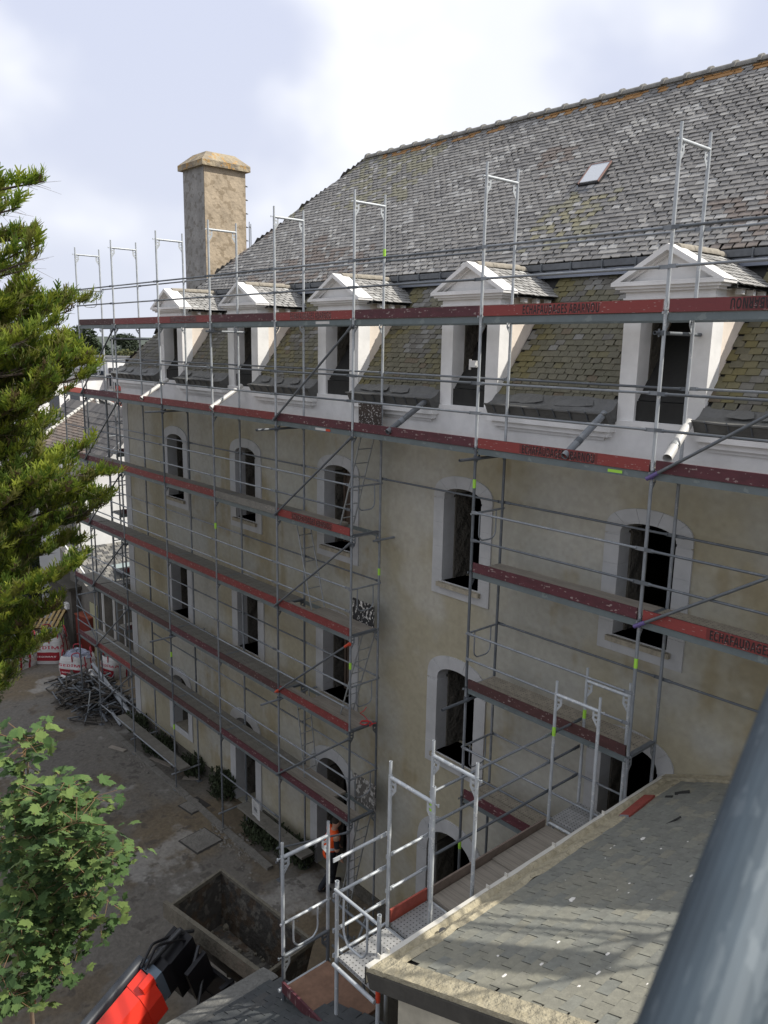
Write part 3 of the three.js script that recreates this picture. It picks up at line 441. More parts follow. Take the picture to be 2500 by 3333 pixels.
// decks: two boards per bay on a steel side beam
const deckMat = { 10: M.deckGrey, 8: M.deckGrey, 6: M.deckGrey, 4: M.deckGrey, 2: M.deckGrey, 0: M.deckGrey };
const rd = rng(505);
function deck(k, L, mats, opt = {}) {
  const a = XK[k] + .03, b = XK[k + 1] - .03;
  for (let q = 0; q < (L === 10 ? 1 : 2); q++) { const z0 = -.035 - q * .325, z1 = z0 - .315; const x1 = opt.hatch && q === 1 ? b - .9 : b, x0 = opt.hatch0 && q === 1 ? a + .75 : a; part('deck_board', [slab(x0, x1, L + .065, L + .125 + q * .002, z0, z1)], mats, scaffold); }
  part('deck_beam', [slab(a, b, L + .0, L + .092, -.012, -.034), slab(a, b, L + .0, L + .012, -.034, -.07), slab(a, b, L + .0, L + .085, ZI + .03, ZI + .012)], M.beam, scaffold);
  part('deck_joint', [slab(b - .01, XK[k + 1] + .03, L + .10, L + .128, -.05, L === 10 ? -.36 : ZI + .05)], M.galvDark, scaffold);
}
for (let k = 0; k < 9; k++) { deck(k, 10, k % 2 ? M.plank : M.deckGrey); deck(k, 8, k % 3 ? M.deckGrey : M.plank); }
for (let k = 0; k < 5; k++) for (const L of [6, 4, 2, 0]) deck(k, L, k === 4 ? M.plank : M.deckGrey, { hatch: k === 4 && L !== 2 && L !== 4, hatch0: k === 4 && (L === 2 || L === 4) });
deck(6, 6, M.plank); deck(7, 6, M.deckDust); deck(6, 4, M.deckDust); deck(6, 2, M.deckDust);

// toe boards, some of them stencilled with the hire firm's name
function toeText(text, base, ink, o) {
  const W = 1024, H = 64, c = document.createElement('canvas'); c.width = W; c.height = H; const g = c.getContext('2d'), r = rng(o.seed);
  const css = (q, k = 1) => `rgb(${s8(q[0] * k)},${s8(q[1] * k)},${s8(q[2] * k)})`;
  g.fillStyle = css(base); g.fillRect(0, 0, W, H);
  for (let i = 0; i < 260; i++) { g.fillStyle = css(base, .75 + r() * .5); g.globalAlpha = .35; g.fillRect(r() * W, r() * H, 4 + r() * 60, 1 + r() * 5); }
  g.globalAlpha = 1;
  if (o.panel) { g.fillStyle = css(base, .55); g.globalAlpha = .8; g.fillRect(o.x - 14, 3, o.w + 28, H - 6); g.globalAlpha = 1; }
  g.save(); if (o.flip) { g.translate(W, H); g.rotate(Math.PI); }
  g.fillStyle = css(ink); g.font = 'bold 70px sans-serif'; g.textBaseline = 'middle';
  const tw = g.measureText(text).width; g.translate(o.x, H / 2 + 2); g.scale(o.w / tw, 1); g.fillText(text, 0, 0); g.restore();
  g.save(); // stencil bridges and wear
  for (let i = 0; i < (o.wear || 60); i++) { g.fillStyle = r() < .6 ? css(base, .9) : css([.38, .34, .31]); g.globalAlpha = .75; g.fillRect(o.x + r() * o.w, r() * H, 2 + r() * 9, 1 + r() * 3); }
  g.globalAlpha = .8; for (let i = 0; i < 50; i++) { g.fillStyle = css([.42, .38, .35]); g.fillRect(r() * W, r() * H, 1 + r() * 14, 1 + r() * 2.5); }
  g.restore();
  const t = new THREE.CanvasTexture(c); t.colorSpace = THREE.SRGBColorSpace; t.magFilter = THREE.LinearFilter; return std({ map: t, roughness: .62 });
}
const RED = [.215, .034, .030], MAR = [.10, .024, .032], INK = [.008, .005, .006];
const NAME = 'ECHAFAUDAGES ABARNOU';
const signA67 = toeText(NAME, RED, INK, { x: 258, w: 452, seed: 1, wear: 14 }), signA78 = toeText(NAME, MAR.map((c, i) => lerp(c, RED[i], .5)), INK, { x: 330, w: 430, seed: 2, flip: true, panel: true }), signA45 = toeText(NAME, RED, INK, { x: 210, w: 560, seed: 3, wear: 520 }), signB67 = toeText(NAME, RED, INK, { x: 300, w: 440, seed: 4, panel: true, wear: 130 }), signC45 = toeText(NAME, RED, INK, { x: 225, w: 560, seed: 5, panel: true, wear: 160 }), signC78 = toeText(NAME, RED, INK, { x: 320, w: 440, seed: 6, panel: true, wear: 60 }), signA23 = toeText(NAME, RED, INK, { x: 250, w: 520, seed: 7, wear: 700, panel: true });
function toe(k, L, mat, sign, h = .155) {
  const a = XK[k] + .045, b = XK[k + 1] - .045, w = b - a; let m;
  if (sign) { const g = new THREE.BoxGeometry(w, h, .028); m = new THREE.Mesh(g, [M.toeMaroon, M.toeMaroon, M.toeMaroon, M.toeMaroon, sign, M.toeMaroon]); m.name = 'toe_board'; m.castShadow = m.receiveShadow = true; scaffold.add(m); m.userData.label = 'red toe board stencilled in black capitals'; }
  else { const g = flat(new THREE.BoxGeometry(w, h, .028)); metreUV(g); const uv = g.attributes.uv; for (let i = 0; i < uv.count; i++) uv.setXY(i, uv.getX(i) / 2.6 + k * .37, uv.getY(i) / .16 + .5); m = part('toe_board', g, mat, scaffold); }
  m.position.set((a + b) / 2, L + .103 + h / 2, -.004); m.rotation.z = (rd() - .5) * .003; return m;
}
const TM = { 10: [M.toeBrown, M.toeRed, 0, M.toeMaroon, 0, M.toeMaroon, 0, 0, M.toeRed], 8: [M.toeMaroon, M.toeRed, M.toeRed, M.toeRed, M.toeMaroon, M.toeMaroon, 0, M.toeMaroon, M.toeRed], 6: [M.toeMaroon, M.toeRed, M.toeRed, M.toeGrey, 0], 4: [M.toeMaroon, M.toeRed, M.toeRed, M.toeRed, M.toeRed], 2: [M.toeBrown, M.toeBrown, M.toeMaroon, M.toeBrown, M.toeRed], 0: [M.toeRed, M.toeBrown, M.toeBrown, M.toeMaroon, M.toeMaroon] };
const SIGN = { '10:2': signA23, '10:4': signA45, '10:6': signA67, '10:7': signA78, '8:6': signB67, '6:4': signC45 };
for (const L of [10, 8, 6, 4, 2, 0]) TM[L].forEach((m, k) => toe(k, L, m || M.toeRed, SIGN[L + ':' + k]));
toe(6, 6, M.toeMaroon); toe(7, 6, M.toeRed, signC78); toe(6, 4, M.toeBrown); toe(6, 2, M.toeMaroon);
part('sticker', [box(.42, .05, .004, -7.0, 10.048, -.008)], M.pvc, scaffold, 'blank pale sticker on the deck beam'); part('sticker', [box(.34, .045, .004, -7.05, 8.045, -.008)], M.pvc, scaffold); part('sticker', [box(.14, .045, .004, -6.82, 8.045, -.0075)], M.redPaint, scaffold); part('sticker', [box(.22, .04, .004, -.55, 8.046, -.008)], M.tape, scaffold);

// diagonal braces, clamped at the posts
function brace(k0, y0, k1, y1, endMat) { const a = V(XK[k0], y0, R0 + .03), b = V(XK[k1], y1, R0 + .03), d = b.clone().sub(a).normalize(); const m = part('brace', [tube(a.clone().addScaledVector(d, .04), b.clone().addScaledVector(d, -.04), .0215, 8)], M.galvDark, scaffold); for (const [p, s] of [[a, 1], [b, -1]]) part('clamp', [tube(p.clone().addScaledVector(d, -.05 * s), p.clone().addScaledVector(d, .13 * s), .028, 8), box(.05, .06, .05, p.x, p.y, p.z - .03)], endMat || M.galvDark, m); return m; }
for (const L of [8, 6, 4, 2, 0]) { brace(4, L + .12, 5, L + 2 - .04, L === 2 ? M.redPaint : null); brace(0, L + .12, 1, L + 2 - .04); }
brace(0, -1.9, 1, -.1); brace(4, -1.75, 5, -.1);
for (const L of [8, 6]) brace(7, L + .04, 8, L + 1.98, M.purple);
// tie tubes with couplers, sticking out of or into the facade
function tie(k, y, z0, z1, dx = .055) { const m = part('tie_tube', [hollow(V(XK[k] + dx, y, z0), V(XK[k] + dx, y, z1), .0242, .0035, 12)], rr() < .5 ? M.galv : M.galvDark, scaffold); part('coupler', [box(.085, .06, .06, XK[k] + dx * .5, y, .0), tube(V(XK[k] + dx * .5 - .02, y - .05, .035), V(XK[k] + dx * .5 - .02, y + .05, .035), .012, 6)], M.galvDark, m); return m; }
tie(4, 7.93, -1.0, .52); tie(6, 7.94, -1.0, .42); tie(6, 3.9, -1.0, .62); tie(2, 7.93, -1.0, .5); tie(2, 1.92, -1.0, .62); tie(4, 1.95, -1.0, .5); tie(0, 1.93, -1.0, .55); tie(1, 9.72, -.95, .12); tie(3, 9.9, -.85, .15); tie(7, 9.85, -1.04, .12, -.06); tie(5, 5.95, -1.04, -.5);
// spare coupler clamped on a post
part('coupler', [box(.12, .10, .09, -3.10, 9.39, .05), tube(V(-3.17, 9.3, .06), V(-3.17, 9.46, .06), .02, 6), tube(V(-3.12, 9.36, .06), V(-3.0, 9.36, .08), .012, 6)], M.pvc, scaffold);
// end guard frames: a cross rail with a hanging loop
function endGuard(k, y, inset = .0, host = scaffold) { const x = XK[k]; const m = part('end_guardrail', [tube(V(x, y, .05), V(x, y - .0, ZI - .05), .0185, 8), bent([V(x, y, -.16), V(x, y - .38, -.16), V(x, y - .47, -.24), V(x, y - .47, -.48), V(x, y - .38, -.56), V(x, y, -.56)], .0125, 6, 30, .25)], M.galv, host); return m; }
for (const L of [6, 4, 2, 0]) endGuard(5, L + 1.05); for (const L of [6, 4]) endGuard(6, L + 1.05); endGuard(6, 3.04); endGuard(0, 11.1); endGuard(0, 9.1);
// trestle boards close to the ground behind the posts
{
  part('low_board', [slab(XK[3] + .1, XK[4] + .35, -2.06, -2.0, -.36, -.70)], M.deckGrey, scaffold); part('low_board', [slab(XK[0] + .9, XK[2] + .05, -2.07, -2.01, -.1, -.42)], M.deckGrey, scaffold);
  for (const [x, y] of [[XK[3], -2.09], [XK[2], -2.10], [XK[1], -2.10], [XK[4], -2.09]]) part('cross_tube', [tube(V(x, y, .12), V(x, y, ZI - .05), .0242, 8)], M.galv, scaffold);
}
// ladders between the decks, each a thing of its own
function ladder(label, a, b, w = .34) { // a: foot, b: head, rungs along z
  const t = thing('ladder', label, 'ladder', [a[0], a[1], a[2]]); const h = V(b[0] - a[0], b[1] - a[1], b[2] - a[2]), n = Math.round(h.length() / .28);
  for (const s of [-1, 1]) part('stile', [tube(V(0, 0, s * w / 2), h.clone().add(V(0, 0, s * w / 2)), .017, 6)], M.alu, t);
  for (let i = 1; i < n; i++) { const p = h.clone().multiplyScalar((i - .4) / n); part('rung', [tube(p.clone().add(V(0, 0, -w / 2)), p.clone().add(V(0, 0, w / 2)), .012, 6)], M.alu, t); }
  return t;
}
ladder('aluminium ladder leaning right, between the second and third decks from the top', [-6.83, 6.13, -.5], [-6.18, 8.1, -.5]);
ladder('slim aluminium ladder leaning left, between the third and fourth decks from the top', [-7.78, 4.13, -.5], [-8.36, 6.05, -.5]);
ladder('aluminium ladder leaning right, below the black splashed board', [-6.78, 2.13, -.5], [-6.1, 4.08, -.5]);
ladder('shadowed ladder leaning left, just above the lowest deck', [-8.05, .13, -.5], [-8.36, 2.05, -.5]);
ladder('ladder at ground level beside the worker in orange', [-6.75, GY + .01, -.42], [-6.15, .06, -.5]);
// boards standing on the decks at the end of the bays
function board(label, mat, p, w, h, tilt, group) { const t = thing('hatch_board', label, 'board', p); t.rotation.set(0, 0, 0); const g = box(w, h, .018, 0, h / 2, 0); const uv = g.attributes.uv; for (let i = 0; i < uv.count; i++) uv.setXY(i, uv.getX(i) / w + .5, uv.getY(i) / h); const m = part('panel', g, mat, t); m.rotation.set(tilt[0], tilt[1], tilt[2]); part('batten', [box(w * .8, .03, .02, 0, h * .5, -.02)], M.plank, m); return t; }
board('black board splashed with white, standing on the scaffold deck', M.splat, [-6.47, 4.13, -.655], .66, .46, [.03, 0, -.03]);
board('dark brown speckled board standing behind the post below the gutter', M.splatBrown, [-6.35, 8.13, -.66], .66, .43, [.02, 0, 0]);
board('grey plaster splashed board above the worker in orange', M.splatGrey, [-6.35, .1, -.66], .68, .62, [.02, 0, 0]);
{ // red cord coiled on a deck
  const r = rng(9), pts = []; for (let i = 0; i < 26; i++) { const a = i * .9; pts.push(V(-6.12 + Math.cos(a) * (.05 + .06 * r()) + (i > 18 ? (i - 18) * .035 : 0), 2.145 + r() * .02 + (i < 6 ? (6 - i) * .06 : 0), -.42 + Math.sin(a) * (.05 + .06 * r()) - (i > 18 ? (i - 18) * .02 : 0))); }
  tag(mesh('rope', bent(pts, .008, 5, 130, .5), std({ color: lin(.55, .03, .035), roughness: .7 })), 'loose red cord coiled on the deck by the ladder foot', 'rope');
}
{ // sheet hung on the low rail
  const c = document.createElement('canvas'); c.width = 128; c.height = 192; const g = c.getContext('2d'); g.fillStyle = '#a9a9a6'; g.fillRect(0, 0, 128, 192); g.fillStyle = '#5d5f60'; for (let i = 0; i < 15; i++) g.fillRect(14, 22 + i * 10, 40 + ((i * 37) % 56), 3); g.fillRect(30, 80, 60, 40);
  const t = new THREE.CanvasTexture(c); t.colorSpace = THREE.SRGBColorSpace; const G = new THREE.PlaneGeometry(.36, .45, 6, 6); const p = G.attributes.position; for (let i = 0; i < p.count; i++) p.setZ(i, .015 * Math.sin(p.getX(i) * 14) + .02 * (p.getY(i) / .45)); G.computeVertexNormals();
  const o = thing('site_notice', 'pale printed sheet hanging from the lowest scaffold rail', 'notice', [-9.48, -1.2, .06]); const s = mesh('sheet', G, std({ map: t, roughness: .8, side: THREE.DoubleSide }), o); s.rotation.z = -.03; part('cord', [tube(V(-.17, .215, .0), V(-.17, .25, -.01), .004, 5), tube(V(.17, .215, 0), V(.17, .25, -.01), .004, 5)], M.pvc, o);
}
// rain pipes lying out of the gutters over the second deck
function drain(label, mat, a, b, r, collar) { const t = thing('drain_pipe', label, 'drain pipe', a); const d = V(b[0] - a[0], b[1] - a[1], b[2] - a[2]); part('pipe', [hollow(V(0, 0, 0), d, r, .004, 18)], mat, t); if (collar) part('collar', [hollow(d.clone().multiplyScalar(.62), d.clone().multiplyScalar(.70), r + .004, .003, 18)], collar, t); return t; }
drain('pale plastic rain pipe poking out furthest left below the first dormer', M.pvc, [-14.98, 8.66, -.84], [-14.72, 8.19, .06], .052);
drain('pale grey rain pipe poking out below the second dormer from the left', M.pvc, [-11.23, 8.67, -.84], [-11.08, 8.19, .08], .052, M.alu);
drain('dark zinc rain pipe above the brown speckled board', M.pvcDark, [-5.0, 8.70, -.84], [-5.05, 8.17, .06], .05, M.galv);
drain('grey zinc rain pipe over the stencilled toe board', M.galv, [-1.31, 8.73, -.84], [-1.34, 8.16, .05], .052, M.galvDark);
drain('glossy white rain pipe behind the long diagonal brace at right', M.pvc, [.0, 8.70, -.84], [.19, 8.30, .0], .062, M.alu);

// ================================================================ the low wing and its roof, close below
const groundT = colorTex(2048, 2048, (u, v) => {
  const a = fbm(u, v, 9, 6, 301, .58), b = fbm(u, v, 22, 5, 303, .6), c = fbm(u, v, 90, 4, 305, .6), g = fbm(u, v, 420, 2, 307);
  let k = mixc([.125, .098, .062], [.118, .108, .092], sm(.36, .60, a));
  k = mixc(k, [.10, .078, .05], .75 * sm(.56, .68, b)); k = mixc(k, [.26, .25, .225], .7 * sm(.60, .70, fbm(u, v, 16, 6, 309, .62)));
  k = mixc(k, [.055, .048, .04], .6 * sm(.64, .72, c)); const f = .78 + .44 * g; return [k[0] * f, k[1] * f, k[2] * f];
});
M.ground = std({ map: per(groundT, 26), bumpMap: per(lumpT, 1.4), bumpScale: .03, roughness: .95 });
{
  const g = flat(new THREE.PlaneGeometry(1600, 1600, 1, 1)); g.rotateX(-Math.PI / 2); g.translate(-200, GY, 0);
  structure('ground', metreUV(g), M.ground, 'worn brown and grey concrete courtyard with damp patches');
}
const WX = .06, WY = 3.43, WK = .40, WZ0 = ZF + .03, WZ1 = 4.77, WTOP = 5.6;
const roofY = x => WY + WK * (x - WX);
const wing = thing('low_wing', 'low side building with a shallow greenish slate roof in the lower right', 'building', [0, 0, 0]);
{
  const wd = V(1, WK, 0).normalize(), L = (WTOP - WX) * Math.hypot(1, WK), nrm = V(-WK, 1, 0).normalize();
  const plaster = std({ color: lin(.62, .57, .45), map: per(patchT, 2.2), bumpMap: per(grainT, .9), bumpScale: .006 });
  const wall = (() => { const s = new THREE.Shape([[.34, GY], [WTOP, GY], [WTOP, roofY(WTOP) - .12], [.34, roofY(.34) - .12]].map(q => new THREE.Vector2(...q))); const g = flat(new THREE.ExtrudeGeometry(s, { depth: WZ1 - .16 - WZ0 - .06, bevelEnabled: false })); g.translate(0, 0, WZ0 + .06); return metreUV(g); })();
  part('wall', wall, plaster, wing, 'cream rendered end wall');
  const bed = (() => { const s = new THREE.Shape([[WX, WY - .12], [WTOP, roofY(WTOP) - .12], [WTOP, roofY(WTOP)], [WX, WY]].map(q => new THREE.Vector2(...q))); const g = flat(new THREE.ExtrudeGeometry(s, { depth: WZ1 - WZ0, bevelEnabled: false })); g.translate(0, 0, WZ0); return metreUV(g); })();
  const roof = part('roof', bed, M.slateBed, wing, 'shallow roof of greenish grey slates with lichen');
  part('other_slope', [quad(V(WTOP, roofY(WTOP), WZ0), V(WTOP, roofY(WTOP), WZ1), V(WTOP + 5, 3.5, WZ1), V(WTOP + 5, 3.5, WZ0)), slab(WTOP, WTOP + 4.8, GY, 3.4, WZ0 + .1, WZ1 - .16)], M.slateBed, wing);
  const pal = palette([[.215, .215, .18], [.208, .21, .178], [.224, .222, .182], [.20, .204, .176], [.232, .225, .18], [.238, .23, .18], [.19, .192, .166]]);
  const list = laySlates(V(WX + .30, roofY(WX + .30) + .004, WZ0 + .05), V(0, 0, 1), wd, WZ1 - WZ0 - .10, L - .32, { e: .135, w: .222, th: .006, jit: .025, seed: 61, palette: pal, ragged: .35, tone: (s, t, r) => { const n = fbm((s + 3) / 20, (t + 2) / 20, 22, 4, 311); return s > 4.9 && t < 1.6 && r < .6 ? 5 : n > .57 && r < .6 ? 4 : n < .42 && r < .6 ? 6 : Math.floor(r * 4.4) % 5; }, keep: (s, t) => s > .1 && s < WZ1 - WZ0 - .28 });
  addSlates(list, roof, 300, wing, 'roof_slates');
  // mortar fillets along the eave, the wall and the verge
  const mortar = std({ color: lin(.40, .355, .245), map: per(colorTex(256, 256, (u, v) => { const n = .72 + .5 * (fbm(u, v, 5, 6, 313, .6) - .35), w = sm(.56, .68, fbm(u, v, 9, 4, 317)), d = sm(.62, .70, fbm(u, v, 13, 4, 319)); return mixc(mixc([n, n, n], [1, 1, 1], w * .6), [.62, .60, .54], d * .35); }), .9), bumpMap: per(lumpT, .35), bumpScale: .03 });
  const fil = (() => { const pts = [[WX - .02, WY - .13], [WX + .345, roofY(WX + .345) + .012], [WX + .27, roofY(WX + .27) + .045], [WX + .10, WY + .055], [WX + .05, WY + .085], [WX - .02, WY + .06]]; const s = new THREE.Shape(pts.map(q => new THREE.Vector2(...q))); const g = flat(new THREE.ExtrudeGeometry(s, { depth: WZ1 - WZ0 + .012, steps: 40, bevelEnabled: false })); g.translate(0, 0, WZ0); const p = g.attributes.position; for (let i = 0; i < p.count; i++) { const z = p.getZ(i), f = fbm((z + 9) / 20, .4, 40, 4, 323) - .5; if (p.getX(i) > WX + .22) p.setX(i, p.getX(i) + f * .22); else p.setY(i, p.getY(i) + f * .02); } g.computeVertexNormals(); return metreUV(g); })();
  const eave = part('mortar_eave', fil, mortar, wing, 'yellowish mortar band along the eave');
  { const h = flat(new THREE.CylinderGeometry(.055, .055, .012, 16)); metreUV(h); h.rotateZ(-.32); part('drain_hole', h, M.black, eave).position.set(WX + .17, WY + .083, 3.86); }
  part('mortar_verge', (() => { const g = box(L, .07, .24, L / 2, .02, 0); g.rotateZ(Math.atan(WK)); g.translate(WX, WY + .0, WZ1 - .115); return metreUV(g); })(), mortar, wing, 'rough mortar band along the verge');
  part('mortar_wall_joint', (() => { const g = box(L, .10, .16, L / 2, .02, 0); g.rotateZ(Math.atan(WK)); g.translate(WX, WY, WZ0 + .06); return metreUV(g); })(), mortar, wing, 'ochre flashing where the roof meets the ochre wall');
  part('fascia', [(() => { const g = box(L, .16, .03, L / 2, -.075, 0); g.rotateZ(Math.atan(WK)); g.translate(WX, WY, WZ1 + .015); return metreUV(g); })(), slab(WX - .034, WX - .022, WY - .15, WY + .045, WZ0, WZ1 + .02)], std({ color: lin(.07, .065, .055), map: per(patchT, .8) }), wing);
  const lip = std({ color: lin(.60, .58, .52), roughness: .5, metalness: .3 });
  part('edge_strip', [slab(WX - .03, WX + .03, WY + .063, WY + .072, WZ0, WZ1 + .02)], lip, wing);
  for (const z of [2.62, 2.95, 4.5, 4.62, 1.7, .6]) part('gutter_hook', [box(.045, .045, .01, WX - .01, WY + .095, z)], lip, wing);
  // lime droppings and slips of mortar
  const r = rng(71), bl = []; for (let i = 0; i < 70; i++) { const x = .7 + r() * 2.6, z = .2 + r() * 4.1, s = .008 + r() * r() * .03; const g = flat(new THREE.IcosahedronGeometry(s, 0)); g.scale(1, .25, 1 + r()); g.translate(x, roofY(x) + .024, z); bl.push(metreUV(g)); } stuffPart('droppings', bl, std({ color: lin(.62, .60, .55) }), wing);
}
{ // offcuts on the roof
  const t = thing('toe_board_offcut', 'short red toe board offcut lying on the low roof at the eave', 'board', [.30, roofY(.30) + .045, .17], 0); const m = part('plank', [box(.16, .03, .72)], std({ color: lin(.30, .06, .045), map: per(patchT, .5), roughness: .7 }), t); m.rotation.set(.0, .07, .38); part('end_fitting', [box(.13, .034, .03, 0, 0, .36)], M.galv, m);
  const s = (n, l, x, z, ry, w, d) => { const o = tag(mesh(n, [box(w, .012, d)], M.slateBed), l, 'slate'); o.position.set(x, roofY(x) + .035, z); o.rotation.set(0, ry, .38); };
  s('broken_slate', 'broken slate piece lying near the wall on the low roof', .62, -.42, .5, .2, .07); s('broken_slate', 'thin slate sliver lying loose halfway along the low roof', 1.0, .55, 1.1, .25, .02); s('broken_slate', 'small slate chip beside the broken slate by the wall', .52, -.25, .2, .1, .05);
}
// a darker roof, lower still
{
  const X0 = -2.97, Y0 = 1.0, Z0 = 4.07, Z1 = 7.4, X1 = 2.6, K = .40, y = x => Y0 + K * (x - X0), L = (X1 - X0) * Math.hypot(1, K), wd = V(1, K, 0).normalize();
  const low = thing('low_shed', 'lower outbuilding with a dark slate roof at the bottom edge', 'building', [0, 0, 0]);
  const ext = (pts, z0, z1) => { const s = new THREE.Shape(pts.map(q => new THREE.Vector2(...q))); const g = flat(new THREE.ExtrudeGeometry(s, { depth: z1 - z0, bevelEnabled: false })); g.translate(0, 0, z0); return metreUV(g); };
  part('wall', ext([[X0 + .3, GY], [X1, GY], [X1, y(X1) - .13], [X0 + .3, y(X0 + .3) - .13]], Z0 + .2, Z1), M.cheek, low);
  const roof = part('roof', ext([[X0, Y0 - .12], [X1, y(X1) - .12], [X1, y(X1)], [X0, Y0]], Z0, Z1), M.slateBed, low);
  const pal = palette([[.06, .067, .07], [.055, .06, .063], [.065, .07, .071], [.075, .076, .074]]);
  const list = laySlates(V(X0 + .3, y(X0 + .3) + .004, Z0 + .02), V(0, 0, 1), wd, 2.6, L - .3, { e: .135, w: .222, th: .006, jit: .025, seed: 62, palette: pal, ragged: .35, tone: (s, t, r) => Math.floor(r * 3.15) % 4, keep: (s, t) => s > .08 });
  addSlates(list, roof, 120, low, 'roof_slates');
  const zm = std({ color: lin(.19, .19, .18), map: per(patchT, .7), bumpMap: per(lumpT, .4), bumpScale: .02 });
  part('mortar_eave', ext([[X0 - .02, Y0 - .13], [X0 + .36, y(X0 + .36) + .015], [X0 + .28, y(X0 + .28) + .045], [X0 + .05, Y0 + .085], [X0 - .02, Y0 + .06]], Z0 - .004, Z1), zm, low, 'grey mortar band along the low eave');
  const h = flat(new THREE.CylinderGeometry(.055, .055, .012, 16)); metreUV(h); h.rotateZ(.3); h.rotateZ(-.5); part('drain_hole', h, M.black, low).position.set(X0 + .15, Y0 + .085, Z0 + .32);
  const r = rng(72), bl = []; for (let i = 0; i < 16; i++) { const x = X0 + .5 + r() * 2.2, z = Z0 + .1 + r() * 1.2, s = .006 + r() * r() * .018; const g = flat(new THREE.IcosahedronGeometry(s, 0)); g.scale(1 + r(), .25, 1); g.translate(x, y(x) + .024, z); bl.push(metreUV(g)); } stuffPart('droppings', bl, std({ color: lin(.5, .5, .47) }), low);
}

// ================================================================ scaffold tower along the eave of the wing
const tower = thing('scaffold_tower', 'narrow scaffold walkway with perforated decks along the low roof eave', 'scaffolding', [0, 0, 0]);
{
  const XO = -.92, XI = -.2, TD = 2.72; // outer and inner posts, height of the walkway
  const fx = frameGeo(2.0, V(-1, 0, 0)); // a frame across x, turned so that its first post is the inner one
  const put2 = (z, yTop, tape) => { const f = part('frame', fx, M.galvSunlit, tower); f.rotation.y = Math.PI; f.position.set(XI, yTop, z); if (tape) part('tape_band', tapeG, M.tape, f).position.set(.709, -.5 - tape * .2, 0); return f; };
  put2(3.63, 4.74); put2(2.93, 4.77, 1); put2(.48, 4.86, .3); put2(-.26, 4.86, .1);
  for (const [z, t] of [[3.63, 2.74], [2.93, 2.77], [.48, 2.86], [-.26, 2.86]]) { const f = put2(z, t); }
  for (const z of [3.63, 2.93, .48]) for (const x of [XI, XO]) part('base_jack', [tube(V(x, GY, z), V(x, .9, z), R0, 8), box(.15, .01, .15, x, GY + .006, z)], M.galvDark, tower);
  const railZ = (x, y, z0, z1, m = M.galvSunlit) => part('guardrail', [tube(V(x, y, z0 + .1), V(x, y, z1 - .1), .0185, 8), box(.012, .05, .14, x, y, z0 + .07), box(.012, .05, .14, x, y, z1 - .07)], m, tower);
  for (const dy of [.62, 1.08, 1.52]) { railZ(XO - .035, TD + dy, .48, 2.93, dy > 1 ? M.galv : M.galvDark); railZ(XO - .035, TD + dy, -.26, .48, M.galvDark); if (dy < 1.5) railZ(XO - .035, TD + dy - .12, 2.93, 3.63); railZ(XO - .035, TD + dy - .25, 3.63, 4.43); }
  railZ(XO - .035, TD + .05, 2.2, 4.43, M.galvSunlit);
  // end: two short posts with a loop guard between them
  for (const x of [XO, XI]) { const p = part('short_post', [tube(V(x, 2.0, 4.40), V(x, TD + .98, 4.40), R0, 12), hollow(V(x, TD + .98, 4.40), V(x, TD + 1.02, 4.40), R0, .004, 12)], M.galvSunlit, tower); if (x === XI) part('tape_band', [tube(V(x, TD - .05, 4.40), V(x, TD + .27, 4.40), R0 + .003, 10)], M.redPaint, p); }
  part('end_guardrail', [tube(V(XO, TD + .93, 4.43), V(XI, TD + .93, 4.43), .0185, 8), bent([V(XO + .16, TD + .93, 4.43), V(XO + .16, TD + .5, 4.43), V(XO + .24, TD + .36, 4.43), V(XI - .24, TD + .36, 4.43), V(XI - .16, TD + .5, 4.43), V(XI - .16, TD + .93, 4.43)], .0135, 8, 36, .25)], M.galvSunlit, tower);
  for (const z of [4.45, 3.63]) part('cross_tube', [tube(V(XO, TD - .025, z), V(XI, TD - .025, z), R0, 10)], M.galvSunlit, tower);
  // decks
  const dk = (z0, z1, m, n = 2, y = TD) => { const w = (XI - XO - .06) / n; for (let q = 0; q < n; q++) { const x0 = XO + .03 + q * w; part('deck_board', [slab(x0 + .003, x0 + w - .003, y + .0, y + .055, z0, z1)], m, tower); } };
  dk(3.68, 4.40, M.deckSteel, 1, TD + .01); dk(2.97, 3.60, M.deckSteel, 2, TD + .035); dk(1.75, 2.9, M.plank, 1, TD + .05); dk(.54, 1.74, M.plank, 1, TD + .07); dk(-.22, .44, M.deckSteel, 1, TD + .15);
  for (const z of [3.64, 2.93, .49]) part('cross_tube', [tube(V(XO, TD + .02, z), V(XI, TD + .02, z), R0, 10), tube(V(XO, TD + .02, z + .06), V(XI, TD + .02, z + .06), .018, 8)], M.galvSunlit, tower);
  part('toe_board', [slab(XO - .015, XO + .012, TD + .06, TD + .22, .55, 2.88)], std({ color: lin(.22, .17, .14), map: per(patchT, .9) }), tower, 'weathered brown toe board');
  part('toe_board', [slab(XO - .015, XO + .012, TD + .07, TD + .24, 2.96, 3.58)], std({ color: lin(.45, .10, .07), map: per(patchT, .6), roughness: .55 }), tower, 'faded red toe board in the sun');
  part('toe_board', [slab(-1.95, -.62, 1.61, 1.76, 4.43, 4.46)], M.toeMaroon, tower, 'maroon toe board below the walkway end');
  // lower landing towards the courtyard
  const fz = part('frame', FRAME14, M.galvSunlit, tower); fz.position.set(-2, 3.46, 4.40); const f2 = part('frame', FRAME2, M.galvDark, tower); f2.position.set(-2, 2.06, 4.40);
  for (const z of [4.40, 4.40 + ZI]) part('base_jack', [tube(V(-2, GY, z), V(-2, .1, z), R0, 8)], M.galvDark, tower);
